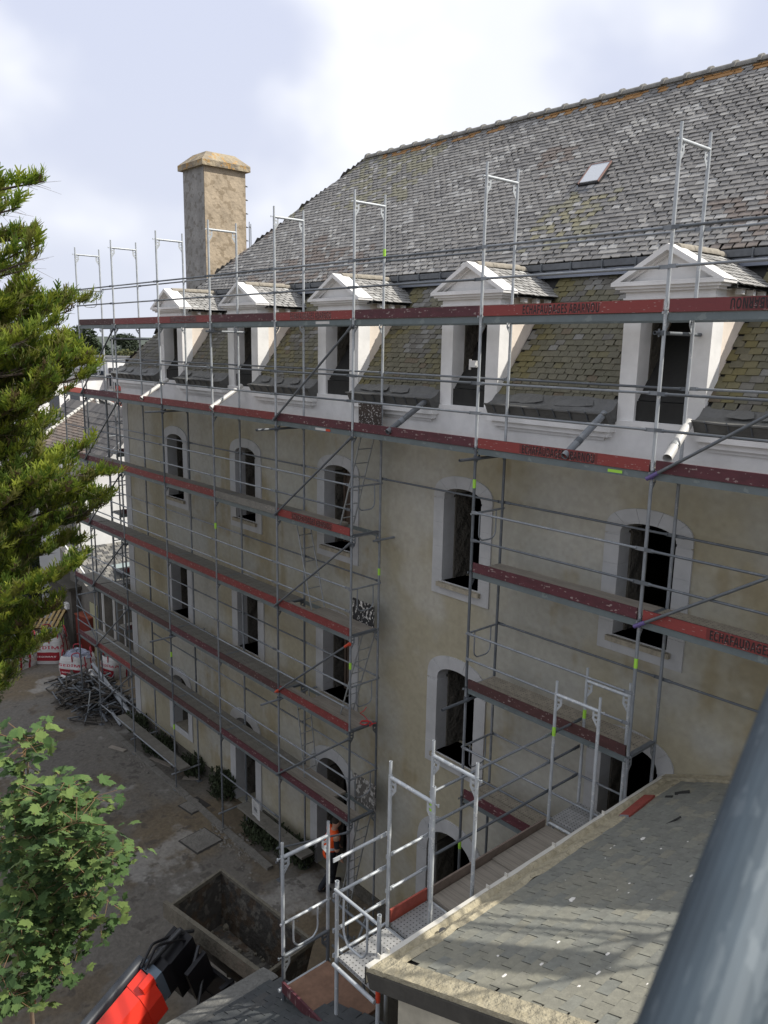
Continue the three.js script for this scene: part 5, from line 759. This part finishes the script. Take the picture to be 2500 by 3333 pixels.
  const rb = thing('red_cabinet', 'dull red metal cabinet beside the shed wall', 'cabinet', [-25.15, GY + .2, -2.25], .2); part('casing', [box(.95, 1.35, .7, 0, .7, 0)], std({ color: lin(.20, .03, .02), map: per(patchT, 1), roughness: .6 }), rb); part('lid', [box(1.0, .05, .76, 0, 1.4, 0)], std({ color: lin(.34, .09, .05), map: per(patchT, .6) }), rb); part('leg', [box(.08, .1, .08, -.4, .0, .25), box(.08, .1, .08, .4, 0, .25)], M.black, rb);
  for (let i = 0; i < 2; i++) tag(mesh('board_stack', [box(1.0, .05, .7, 0, 0, 0), box(1.0, .05, .7, .03, .09, .02), box(.98, .05, .7, -.02, .18, 0)], M.plank), ['flat grey boards stacked behind the tall white bag', 'pile of pale battens below the pallet'][i], 'boards').position.set(-27.2 + i * .9, GY + .06 + (1 - i) * .5, -1.0 - i * 1.5);
  // heap of scrap with a few long pipes on it
  const r = rng(33), sc = [[], [], []]; for (let i = 0; i < 760; i++) { const u = r() * r() * (r() < .5 ? -1 : 1), v = (r() + r() - 1); const x = -20.9 + u * 2.5, z = -.5 + v * 1.05, hh = Math.max(0, .85 * (1 - Math.pow(Math.abs(u), 1.2)) * (1 - Math.abs(v)) + .02) * r(); const L = .15 + r() * .9, w = .015 + r() * .05; const g = r() < .5 ? box(L, w * .6, w * 1.6) : tube(V(-L / 2, 0, 0), V(L / 2, 0, 0), w * .5, 6); g.rotateZ((r() - .5) * .9); g.rotateY(r() * 6.28); g.translate(x, GY + .04 + hh, Math.max(z, -1.5)); sc[i % 3].push(g); }
  [M.galvDark, std({ color: lin(.045, .04, .035), map: per(patchT, .5) }), std({ color: lin(.085, .075, .062), map: per(patchT, .5) })].forEach((m, i) => tag(mesh('scrap_heap', sc[i], m), 'tangled heap of old gutters, battens and scrap by the corner', 'scrap', 'layers of the scrap heap', 'stuff'));
  const pipe = (l, a, b, rad, m) => tag(mesh('scrap_pipe', [hollow(a, b, rad, .006, 14)], m), l, 'pipe');
  pipe('fat short pale duct with an open end on the scrap heap', V(-21.75, GY + .62, -.85), V(-20.85, GY + .62, -.55), .13, M.pvc); pipe('long pale grey pipe sticking out of the scrap heap at left', V(-23.1, GY + .18, -.30), V(-21.1, GY + .5, -.35), .05, M.pvc); pipe('long grey pipe running down the scrap heap to the building', V(-21.9, GY + .85, -1.0), V(-18.4, GY + .35, -.75), .06, M.galv); pipe('second grey pipe lower on the scrap heap', V(-22.1, GY + .55, -.75), V(-18.1, GY + .12, -.35), .05, M.galv); pipe('dark old pipe in the middle of the scrap heap', V(-21.6, GY + .7, -.8), V(-18.9, GY + .45, -.95), .075, M.pvcDark);
  pipe('thin pipe end leaning up from the scrap heap foot', V(-19.6, GY + .05, .15), V(-19.9, GY + .75, -.1), .018, M.alu);
}

// ================================================================ trees
const leafMat = (r, g, b, t = .3) => new THREE.MeshPhysicalMaterial({ color: lin(r, g, b), roughness: .85, side: THREE.DoubleSide, transmission: t, thickness: 0, specularIntensity: .3 });
const bark = std({ color: lin(.10, .075, .055), map: per(patchT, .5), bumpMap: per(lumpT, .3), bumpScale: .02 });
function limb(pts, r0, r1, seg = 7) { const c = new THREE.CatmullRomCurve3(pts), n = 10, L = []; for (let i = 0; i < n; i++) L.push(tube(c.getPoint(i / n), c.getPoint((i + 1) / n + .01), lerp(r0, r1, i / n), seg, lerp(r0, r1, (i + 1) / n))); return { geo: join(L), c }; }
{ // conifer whose boughs reach in from the left
  const t = thing('conifer_tree', 'big yellow green conifer with drooping feathery boughs at the left edge', 'tree', [0, 0, 0]); const r = rng(1001);
  const TX = -13.0, TZ = 6.1;
  part('trunk', limb([V(TX, GY, TZ + .2), V(TX + .05, 4, TZ), V(TX - .05, 9, TZ - .1), V(TX + .02, 14.6, TZ - .3)], .34, .07, 9).geo, bark, t);
  const tips = [[-11.30,12.66,3.42],[-11.19,12.12,3.92],[-11.68,11.70,3.54],[-11.21,11.46,3.66],[-11.05,11.20,3.74],[-11.74,11.03,3.71],[-12.82,12.50,3.67],[-12.22,10.45,2.67],[-12.21,10.25,2.85],[-11.25,9.98,3.37],[-11.81,9.55,3.09],[-11.30,9.40,3.21],[-11.00,9.20,3.00],[-10.89,8.95,3.09],[-11.29,8.61,3.55],[-12.67,8.36,3.16],[-12.56,7.87,3.46],[-12.55,7.48,3.56],[-12.21,7.31,2.63],[-10.96,7.02,2.78],[-11.30,6.73,3.02],[-11.85,6.36,2.68],[-11.91,6.11,2.27],[-12.39,5.77,2.82],[-12.53,5.20,3.04],[-11.03,4.94,3.56],[-12.13,3.81,3.58],[-12.44,3.53,4.11],[-12.01,3.21,3.86],[-11.58,2.75,4.70],[-11.94,10.51,3.85],[-11.18,9.67,3.98],[-12.78,8.97,3.44],[-12.74,8.20,3.76],[-12.10,7.15,3.85],[-11.58,6.83,3.86],[-12.75,6.23,3.51],[-12.22,5.84,4.09],[-12.83,5.02,3.96],[-12.81,4.36,4.14],[-12.02,9.79,3.88],[-11.88,6.22,4.05]];
  // a feathery spray: short scale shoots on both sides of a stem, curling up
  const sprayGeo = (() => { const P = [], q = rng(5); const shoot = (x, y, z, dx, dy, dz, w, l) => { const s = V(-dz, 0, dx).normalize().multiplyScalar(w); P.push(x - s.x, y, z - s.z, x + s.x, y, z + s.z, x + dx * l + s.x * .3, y + dy * l, z + dz * l + s.z * .3); P.push(x - s.x, y, z - s.z, x + dx * l + s.x * .3, y + dy * l, z + dz * l + s.z * .3, x + dx * l - s.x * .3, y + dy * l + .004, z + dz * l - s.z * .3); };
    for (let i = 0; i < 11; i++) { const x = i / 11 * .28, sd = i % 2 ? 1 : -1, a = .55 + q() * .5; shoot(x, .02 * Math.sin(i), 0, Math.cos(a), .12 + q() * .4, Math.sin(a) * sd, .017 + .006 * q(), .10 + .05 * q() * (1 - i / 14)); } shoot(0, 0, 0, 1, .12, 0, .018, .36);
    const g = new THREE.BufferGeometry(); g.setAttribute('position', new THREE.Float32BufferAttribute(P, 3)); g.computeVertexNormals(); g.setAttribute('uv', new THREE.Float32BufferAttribute(P.length / 3 * 2, 2)); return g; })();
  const cols = [[.30, .37, .045], [.35, .40, .05], [.22, .31, .04], [.13, .21, .03], [.24, .24, .06], [.17, .12, .06]];
  const M4 = [], C = [], up = V(0, 1, 0), dead = [];
  tips.forEach((tp, bi) => {
    const tip = V(...tp), y0 = tip.y - .45 - r() * .5, mid = V(lerp(TX, tip.x, .55), lerp(y0, tip.y, .35), lerp(TZ, tip.z, .55)); const b = limb([V(TX, y0, TZ), mid, tip.clone().add(V(0, -.03, 0))], .06, .012, 6);
    part('limb', b.geo, bark, t);
    const sparse = bi < 7 || bi === 9, spray = (p, d, s) => { const dir = d.clone().multiplyScalar(.8).add(V((r() - .5) * .8, .12 + r() * .5, (r() - .5) * .8)).normalize(), side = dir.clone().cross(V((r() - .5) * .9, 1, (r() - .5) * .9)).normalize(), nn = side.clone().cross(dir).normalize(), m = new THREE.Matrix4().makeBasis(dir, nn, dir.clone().cross(nn)); m.scale(V(s, s, s)); m.setPosition(p); M4.push(m); const k = r() < .05 ? 5 : r() < .16 ? 4 : Math.floor(r() * 3.9); C.push(cols[k]); };
    const shoots = sparse ? 7 : 17, twig = [];
    for (let j = 0; j < shoots; j++) { // side shoots fan out in flat, slightly drooping layers
      const f = sparse ? .55 + .45 * j / shoots : .10 + .9 * (j + r() * .6) / shoots, q = b.c.getPoint(Math.min(1, f)), d = b.c.getTangent(Math.min(f, .99)), ang = (j % 2 ? 1 : -1) * (.35 + r() * .75), dir = d.clone().applyAxisAngle(V(0, 1, 0), ang); dir.y += (r() - .45) * .5; dir.normalize();
      const len = (sparse ? .35 : .55 + r() * .65) * Math.pow(1.12 - Math.min(1, f), .45), n = Math.round(len * (sparse ? 17 : 30)) + 3; const e = q.clone().addScaledVector(dir, len).add(V(0, -.06 * len, 0)); twig.push(tube(q, e, .009, 4, .003));
      for (let i = 0; i < n; i++) { const t2 = .15 + .9 * (i + r()) / n, p = q.clone().addScaledVector(dir, len * t2).add(V((r() - .5) * .22, (r() - .5) * .10 - .05 * len * t2, (r() - .5) * .22)); if (hash2(bi, j, 7) < .30) continue; spray(p, dir.clone().lerp(d, .3), .7 + r() * .75); }
    }
    for (let i = 0; i < (sparse ? 8 : 16); i++) { const f = .7 + .3 * r(), p = b.c.getPoint(Math.min(1, f)).add(V((r() - .5) * .16, (r() - .3) * .1, (r() - .5) * .16)); spray(p, b.c.getTangent(.98), .7 + r() * .5); }
    dead.push(...twig);
    for (let i = 0; i < (sparse ? 40 : 16); i++) { const f = .3 + r() * .65, p = b.c.getPoint(f), l = .25 + r() * .5; const e = p.clone().add(V((r() - .2) * l, (r() - .6) * l * .7, -(r() - .1) * l * .9)); dead.push(tube(p, e, .005, 4, .002)); }
  });
  const fol = new THREE.InstancedMesh(sprayGeo, leafMat(1, 1, 1, .55), M4.length); M4.forEach((m, i) => { fol.setMatrixAt(i, m); const v = .8 + r() * .4; fol.setColorAt(i, lin(C[i][0] * v, C[i][1] * v, C[i][2] * v)); }); fol.name = 'foliage'; fol.userData.kind = 'stuff'; fol.castShadow = fol.receiveShadow = true; t.add(fol);
  stuffPart('dead_twigs', dead, std({ color: lin(.20, .165, .13) }), t);
}
{ // young maple close below, large lobed leaves
  const t = thing('maple_tree', 'young maple with large lobed green leaves in the lower left corner', 'tree', [0, 0, 0]); const r = rng(2002);
  part('trunk', limb([V(-4.75, GY, 6.75), V(-4.62, -.8, 6.7), V(-4.4, 1.0, 6.75), V(-3.95, 3.0, 6.8), V(-3.72, 4.9, 6.75)], .045, .012, 8).geo, std({ color: lin(.17, .13, .085) }), t);
  const tips = [[-3.74,5.13,6.73],[-3.54,4.48,7.02],[-3.00,4.69,6.72],[-3.16,4.68,6.48],[-3.83,4.04,5.92],[-2.76,4.46,6.58],[-2.68,3.94,6.36],[-3.46,3.44,5.79],[-3.04,3.30,6.25],[-3.42,2.62,6.09],[-3.48,3.00,6.57],[-3.37,3.52,6.93],[-4.41,3.28,6.75],[-3.09,4.12,6.81],[-3.41,2.64,6.69],[-3.19,3.25,7.14],[-3.84,2.09,6.90],[-3.35,2.22,7.26],[-3.31,2.40,6.67],[-4.03,2.83,6.90],[-3.19,3.52,6.47],[-3.67,4.06,6.72],[-4.30,3.67,6.93],[-2.81,4.15,6.44],[-2.82,4.09,6.68],[-3.25,2.93,7.21],[-3.99,2.51,6.64]];
  const leaf = seed => { const q = rng(seed), L = []; for (let i = 0; i <= 10; i++) { const lobes = [[0, .16], [.40, .30], [.58, .24], [.95, .62], [1.2, .36], [1.571, .60]]; void lobes; } 
    const right = [[.05, 0], [.20, -.06], [.36, .02], [.28, .12], [.50, .26], [.40, .30], [.53, .46], [.36, .44], [.26, .42], [.26, .58], [.14, .60], [0, .84]]; const pts = right.map(([x, y]) => [x * (.92 + .16 * q()), y * (.95 + .1 * q())]).concat(right.slice(0, -1).reverse().map(([x, y]) => [-x * (.92 + .16 * q()), y * (.95 + .1 * q())]));
    const g = flat(new THREE.ShapeGeometry(new THREE.Shape(pts.map(p => new THREE.Vector2(...p))))); const p = g.attributes.position; for (let i = 0; i < p.count; i++) { const x = p.getX(i), y = p.getY(i); p.setZ(i, -.22 * Math.abs(x) - .16 * y * y + .03 * Math.sin(y * 9 + seed)); } g.rotateX(-Math.PI / 2); const s = .148; g.scale(s, s, s); g.computeVertexNormals(); return g; };
  const forms = [1, 2, 3, 4].map(leaf), mats = [[.075, .135, .042], [.10, .165, .05], [.05, .095, .032], [.135, .195, .055]].map(c => leafMat(...c, .3));
  const stem = std({ color: lin(.20, .12, .06) }), twigs = [], all = [], core = V(-3.95, 3.1, 6.8);
  tips.forEach((tp, i) => { const tip = V(...tp), base = V(-3.95 + .22 * (tip.y - 3.2) * .3, Math.max(1.2, tip.y - .7), 6.8), b = limb([base, base.clone().lerp(tip, .5).add(V(0, .1, 0)), tip], .014, .004, 5); part('branch', b.geo, stem, t);
    for (let k = 0; k < 78; k++) { const f = Math.min(1, .25 + .8 * Math.sqrt(r())), p = b.c.getPoint(f), j = .26; p.add(V((r() - .5) * 2.2 * j, (r() - .5) * 1.6 * j, (r() - .5) * 2.2 * j)); const a = r() * 6.283, q = new THREE.Quaternion().setFromEuler(new THREE.Euler((r() - .5) * 1.1 + .25 * Math.cos(a), a, (r() - .5) * 1.1)); const s = .6 + r() * .75; all.push({ p, q, s, g: forms[Math.floor(r() * 4)], k: Math.min(3, Math.floor(r() * 4)) }); if (k % 3 === 0) twigs.push(tube(b.c.getPoint(f), p, .0035, 4)); } });
  const vis = all.map(l => [l, l.p.distanceTo(eye) - l.s * .8]).sort((a, b) => a[1] - b[1]);
  vis.slice(0, 300).forEach(([l]) => { const m = mesh('leaf', l.g, mats[l.k], t); m.position.copy(l.p); m.quaternion.copy(l.q); m.scale.setScalar(l.s); });
  const rest = vis.slice(300).map(v => v[0]); mats.forEach((m, k) => { const L = rest.filter(l => l.k === k), im = new THREE.InstancedMesh(forms[k], m, L.length); L.forEach((l, i) => im.setMatrixAt(i, new THREE.Matrix4().compose(l.p, l.q, V(l.s, l.s, l.s)))); im.name = 'foliage'; im.userData.kind = 'stuff'; im.castShadow = im.receiveShadow = true; t.add(im); });
  stuffPart('twigs', twigs, stem, t);
}
// far and middle distance trees: clumps of small leaf faces through the crown
function crownGeo(blobs, n, size, seed) { const r = rng(seed), P = new Float32Array(n * 9); for (let i = 0; i < n; i++) { const b = blobs[Math.floor(r() * blobs.length)], u = r() * 2 - 1, a = r() * 6.283, k = Math.cbrt(.25 + .75 * r()), s = Math.sqrt(1 - u * u); const c = [b[0] + b[3] * k * s * Math.cos(a), b[1] + b[4] * k * u, b[2] + b[3] * k * s * Math.sin(a)]; for (let v = 0; v < 3; v++) for (let q = 0; q < 3; q++) P[i * 9 + v * 3 + q] = c[q] + (r() - .5) * size * (q === 1 ? .7 : 1); } const g = new THREE.BufferGeometry(); g.setAttribute('position', new THREE.BufferAttribute(P, 3)); g.computeVertexNormals(); g.setAttribute('uv', new THREE.BufferAttribute(new Float32Array(n * 6), 2)); return g; }
function blobs(r, n, x, y, z, rx, ry, b0, b1) { const L = []; for (let i = 0; i < n; i++) { const a = r() * 6.283, d = Math.sqrt(r()), u = r() * 2 - 1, s = lerp(b0, b1, r()); L.push([x + Math.cos(a) * d * rx * Math.sqrt(1 - u * u * .8), y + u * ry, z + Math.sin(a) * d * rx * Math.sqrt(1 - u * u * .8), s, s * .7]); } return L; }
function farTree(name, label, x, y, z, rx, ry, col, seed, o = {}) { const r = rng(seed), t = thing(name, label, 'tree', [0, 0, 0]); part('trunk', [tube(V(x, GY, z), V(x, y, z), o.tr || .25, 7, .12)], bark, t); stuffPart('crown', crownGeo(blobs(r, o.blobs || 24, x, y, z, rx, ry, (o.b0 || .35) * rx, (o.b1 || .5) * rx), o.n || 4500, o.size || .6, seed + 1), leafMat(...col, .15), t); return t; }
farTree('pine_tree', 'dark rounded pine rising above the horizon between tree and scaffold', -83, 8.1, -24.8, 2.7, 2.6, [.038, .055, .026], 61, { n: 7000, size: .55 });
farTree('pine_tree', 'second dark pine just left of the rounded one, behind the boughs', -79, 6.5, -19.6, 3.2, 2.8, [.04, .055, .026], 62, { n: 6000 });
farTree('pine_tree', 'small dark pine on the horizon left of the mansard roof', -104, 8.3, -38.6, 2.6, 1.9, [.04, .055, .032], 63, { n: 5000, size: .6 });
farTree('broadleaf_tree', 'yellowish green round tree in front of the small far pine', -62, 7.0, -18.5, 2.2, 1.3, [.12, .13, .04], 64, { n: 4500, size: .4 });
farTree('broadleaf_tree', 'brownish green tree right of the yellowish round tree', -63, 6.9, -21.6, 2.4, 1.4, [.09, .095, .04], 65, { n: 4500, size: .4 });
farTree('broadleaf_tree', 'autumn tinted bush beside the white flats behind the conifer boughs', -37.5, 1.6, -4.2, 1.9, 1.6, [.10, .085, .03], 66, { n: 5000, size: .22 });
farTree('broadleaf_tree', 'dark green bush by the sheds in the shadow of the conifer', -30.5, -1.0, -2.2, 1.6, 1.3, [.035, .05, .018], 67, { n: 6000, size: .2 });
farTree('broadleaf_tree', 'loose small leaved shrub below the conifer boughs', -18.6, .9, 3.4, 1.2, 1.6, [.10, .13, .045], 68, { n: 5200, size: .13, tr: .05 });
farTree('broadleaf_tree', 'dark tree closing the view at the far left behind the conifer', -36, 3.0, 2.6, 3.4, 4.2, [.05, .07, .025], 69, { n: 9000, size: .35, blobs: 40 });
farTree('broadleaf_tree', 'dark shrub crowding the grey shed at the left edge', -28.5, .2, 1.6, 1.9, 2.2, [.04, .06, .02], 70, { n: 7000, size: .22 });
// ================================================================ beyond the gable: neighbours
const whiteW = std({ color: lin(.74, .74, .73), map: per(mottleT, 3) }), greyRoof = std({ color: lin(.12, .12, .125), map: per(patchT, 1) }), glass = std({ color: lin(.04, .05, .06), roughness: .15 });
{ // white gabled house with dark tiles, lit on its end
  const h = thing('white_house', 'white gabled house sunlit behind the corner scaffolding', 'house', [0, 0, 0]); const x1 = -26.5, x0 = -35, z0 = -2.6, zr = -5.6, z1 = -8.6, ey = 3.75, ry = 6.65;
  const s = new THREE.Shape([[z0, GY], [z1, GY], [z1, ey], [zr, ry], [z0, ey]].map(q => new THREE.Vector2(-q[0], q[1]))); const g = flat(new THREE.ExtrudeGeometry(s, { depth: x1 - x0, bevelEnabled: false })); g.rotateY(Math.PI / 2); g.translate(x0, 0, 0); part('wall', metreUV(g), whiteW, h);
  part('shaded_wall', [slab(x0, x1 - .01, GY, ey - .05, z0, z0 + .02)], std({ color: lin(.30, .285, .25), map: per(patchT, 2) }), h, 'side wall coloured grey to stand for its shade');  // same house wall in grey: its shade is painted into the colour
  const w = V(0, ry - ey, zr - z0).normalize(), L = Math.hypot(ry - ey, zr - z0); part('roof', [quad(V(x0, ey, z0 + .1), V(x1 + .05, ey, z0 + .1), V(x1 + .05, ry + .06, zr), V(x0, ry + .06, zr)), quad(V(x1 + .05, ey, z1 - .1), V(x0, ey, z1 - .1), V(x0, ry + .06, zr), V(x1 + .05, ry + .06, zr))], M.slateBed, h);
  const pal = palette([[.11, .105, .10], [.14, .13, .12], [.085, .08, .078]]); stuffPart('roof_tiles', mergeMany(laySlates(V(x0, ey, z0 + .12), V(1, 0, 0), w, x1 - x0 + .05, L, { e: .3, w: .28, th: .02, jit: .03, seed: 91, palette: pal, tone: (s, t, r) => Math.floor(r * 3), keep: () => true })), M.slate, h);
  part('verge', [tube(V(x1 + .06, ey, z0 + .1), V(x1 + .06, ry + .08, zr), .06, 6)], std({ color: lin(.5, .5, .48) }), h); part('rain_pipe', [tube(V(x1 - .1, GY, z0 + .08), V(x1 - .1, ey, z0 + .08), .05, 8)], M.pvc, h);
  part('window', [slab(x1, x1 + .015, 1.6, 2.5, -5.6, -4.8)], glass, h);
}
{ // hipped house behind with pantiles
  const h = thing('tiled_house', 'house with a brown tiled hip roof and pale ridge tiles beyond the gable scaffolding', 'house', [0, 0, 0]); const A = V(-33.6, 6.98, -6.4), L0 = V(-29.6, 5.35, -1.9), N0 = V(-27.4, 4.6, -4.4), R0_ = V(-28.0, 5.95, -6.9), Bk = V(-36, 5.3, -9);
  const tri3 = (a, b, c, seed) => { const u = b.clone().sub(a), len = u.length(); u.normalize(); const w = c.clone().sub(a); w.addScaledVector(u, -w.dot(u)); const hi = w.length(); w.normalize(); const cs = c.clone().sub(a).dot(u); return mergeMany(laySlates(a.clone(), u, w, len, hi, { e: .27, w: .23, th: .035, jit: .03, seed, palette: palette([[.12, .095, .08], [.145, .115, .095], [.095, .08, .07]]), tone: (s, t, r) => Math.floor(r * 3), keep: (s, t) => s > cs * t / hi - .05 && s < len - (len - cs) * t / hi + .05 })); };
  part('roof', [tri(L0, N0, A), tri(N0, R0_, A), tri(R0_, Bk, A), tri(Bk, L0, A)], M.slateBed, h); stuffPart('roof_tiles', tri3(L0, N0, A, 92), M.slate, h); stuffPart('roof_tiles', tri3(N0, R0_, A, 93), M.slate, h);
  const rt = std({ color: lin(.42, .41, .38) }); for (const [p, q] of [[L0, A], [N0, A], [R0_, A]]) { const n = 18; for (let i = 0; i < n; i++) part('ridge_tile', [tube(p.clone().lerp(q, i / n).add(V(0, .05, 0)), p.clone().lerp(q, (i + .85) / n).add(V(0, .05, 0)), .09, 6, .075)], rt, h); }
  const wl = (a, b) => quad(V(a.x, GY, a.z), V(b.x, GY, b.z), b.clone().add(V(0, -.08, 0)), a.clone().add(V(0, -.08, 0))); part('wall', [wl(L0, N0), wl(N0, R0_), wl(R0_, Bk), wl(Bk, L0)], whiteW, h);
}
function block(name, label, x, z, w, d, top, ry, o = {}) { const t = thing(name, label, 'building', [x, 0, z], ry); part('wall', [box(w, top - GY, d, 0, (top + GY) / 2, 0)], o.wall || whiteW, t); part('roof', [box(w + .3, .18, d + .3, 0, top + .09, 0)], o.roof || greyRoof, t); const nw = o.nw || 4, nf = o.nf || 3; for (const face of [0, 1]) for (let f = 0; f < nf; f++) for (let i = 0; i < nw; i++) { const W = face ? d : w, a = (i + .5) / nw * W - W / 2, y = top - 1.5 - f * 2.5; if (y < GY + 1) continue; const g = face ? box(.06, 1.15, .8, w / 2 + .01, y, a) : box(.8, 1.15, .06, a, y, d / 2 + .01); const m = part('window', g, glass, t); part('sill', face ? box(.14, .06, .95, w / 2 + .03, y - .62, a) : box(.95, .06, .14, a, y - .62, d / 2 + .03), M.pvc, m); } return t; }
block('apartment_block', 'white three storey flats seen past the conifer boughs', -52.6, -9.2, 5.6, 5.2, 7.0, .35, { nw: 3 });
block('apartment_block', 'long white block with a grey roof left of the gable scaffolding', -66, -15, 16, 7, 7.2, .2, { nw: 7, nf: 2 });
block('town_house', 'low white flat roofed building near the horizon', -60, -18.2, 6.5, 4, 8.35, .15, { nw: 4, nf: 1 });
block('town_house', 'salmon coloured house end between the scaffold posts', -47, -14.0, 3.2, 3.2, 6.1, .3, { wall: std({ color: lin(.55, .22, .17), map: per(mottleT, 2) }), nw: 2, nf: 1 });
block('town_house', 'pale grey building with a slate roof behind the salmon house', -56, -20, 6, 6, 7.5, .1, { nw: 3, nf: 2, wall: std({ color: lin(.5, .5, .5) }) });
block('town_house', 'white house with a dark roof further off beside the flats', -58, -13.8, 5, 4, 6.9, .4, { nw: 3, nf: 1 });
{ // lean-to, flat hut and grey shed at the end of the yard
  const l = thing('lean_to', 'slate roofed lean-to with white posts past the corner of the building', 'shed', [0, 0, 0]); const a = V(-26.9, 1.55, -2.05), b = V(-23.9, .36, -2.05), c = V(-23.9, .36, -6.2), d = V(-26.9, 1.55, -6.2);
  part('roof', [quad(a, b, c, d)], M.slateBed, l); const w = d.clone().sub(c).normalize(), W2 = a.clone().sub(b).normalize(); stuffPart('roof_slates', mergeMany(laySlates(V(-23.85, .37, -6.2), V(0, 0, 1), W2.clone(), 4.1, 3.2, { e: .17, w: .24, th: .014, jit: .16, seed: 95, palette: palette([[.10, .10, .10], [.16, .155, .14], [.07, .07, .07], [.22, .21, .19]]), tone: (s, t, r) => Math.floor(r * 4), keep: () => true })), M.slate, l);
  part('verge_strip', [tube(a.clone().add(V(0, .03, .03)), b.clone().add(V(0, .03, .03)), .03, 6)], std({ color: lin(.75, .75, .73) }), l); void w;
  part('wall', [slab(-26.9, -24.05, GY, .4, -2.2, -2.35), slab(-24.1, -24.05, GY, .3, -2.3, -6.2)], std({ color: lin(.20, .19, .17), map: per(patchT, 1) }), l); for (let i = 0; i < 8; i++) part('post', [slab(-24.04, -23.98, GY, .3, -2.3 - i * .42, -2.37 - i * .42)], std({ color: lin(.62, .62, .60) }), l); part('door', [slab(-24.9, -24.2, GY, -.4, -2.19, -2.16)], std({ color: lin(.33, .32, .20) }), l, 'pale yellowish door');
  part('corrugated_sheet', [box(1.4, .02, .8, -24.7, .85, -3.6)], std({ color: lin(.30, .36, .36), metalness: .3, roughness: .5 }), l);
  const h = thing('flat_hut', 'small concrete hut with a mossy flat roof behind the red cabinet', 'hut', [0, 0, 0]); part('wall', [slab(-28.2, -25.85, GY, -.1, -1.8, -3.4)], std({ color: lin(.13, .12, .105), map: per(patchT, 1.2), bumpMap: per(lumpT, .6), bumpScale: .03 }), h); part('roof', [slab(-28.4, -25.7, -.1, .02, -1.65, -3.5)], std({ color: lin(.09, .082, .065), map: per(patchT, 1) }), h); part('roof_edge', [slab(-28.42, -28.3, -.02, .04, -1.65, -3.4)], M.white, h); part('lamp_box', [slab(-26.35, -26.1, -.95, -.7, -1.8, -1.68)], M.white, h);
  const s = thing('grey_shed', 'grey metal shed half hidden under the conifer boughs', 'shed', [-33.6, 0, -2.2], .1); part('wall', [box(4.2, 3.4, 2.8, 0, GY + 1.7, 0)], std({ color: lin(.16, .19, .20), map: per(patchT, 1.4) }), s); part('roof', [box(4.4, .1, 3.0, 0, .86, 0)], std({ color: lin(.5, .51, .5), metalness: .3, roughness: .5 }), s); for (let i = 0; i < 6; i++) part('rib', [box(.05, 3.3, .03, -1.9 + i * .76, GY + 1.68, 1.41)], M.galvDark, s); part('notice', [box(.5, .35, .02, .9, -.4, 1.42)], M.pvc, s);
}
{ // streets and hills to the horizon
  const g = flat(new THREE.PlaneGeometry(1400, 900, 60, 40)); g.rotateX(-Math.PI / 2); const p = g.attributes.position; for (let i = 0; i < p.count; i++) { const x = p.getX(i), z = p.getZ(i), d = Math.hypot(x, z); p.setY(i, -6 + 17 * sm(180, 420, -x + 60 + 60 * fbm((x + 900) / 1800, (z + 900) / 1800, 6, 3, 351)) * (.55 + .9 * fbm((x + 900) / 1800, (z + 900) / 1800, 9, 4, 353)) - 2 * sm(0, 200, d) * 0); } g.computeVertexNormals(); g.translate(-150, 0, -100);
  structure('hills', g, std({ color: lin(.05, .065, .045), map: per(mottleT, 60) }), 'low hazy wooded hills along the horizon');
  const r = rng(77), L = []; for (let k = 0; k < 26; k++) { const x = -120 - r() * 160, z = -20 - (r() * .6 + .1) * -x * .55, h = 4 + r() * 3; L.push(...blobs(r, 5, x, GY + h * .6, z, 5, h * .4, 2, 4)); } tag(mesh('distant_trees', crownGeo(L, 16000, 1.1, 99), leafMat(.05, .065, .03, .1)), 'far trees between the roofs and the hills', 'trees', null, 'stuff');
}
scene.traverse(o => { if (o.isMesh) { o.castShadow = true; o.receiveShadow = true; } });
renderer.render(scene, camera);
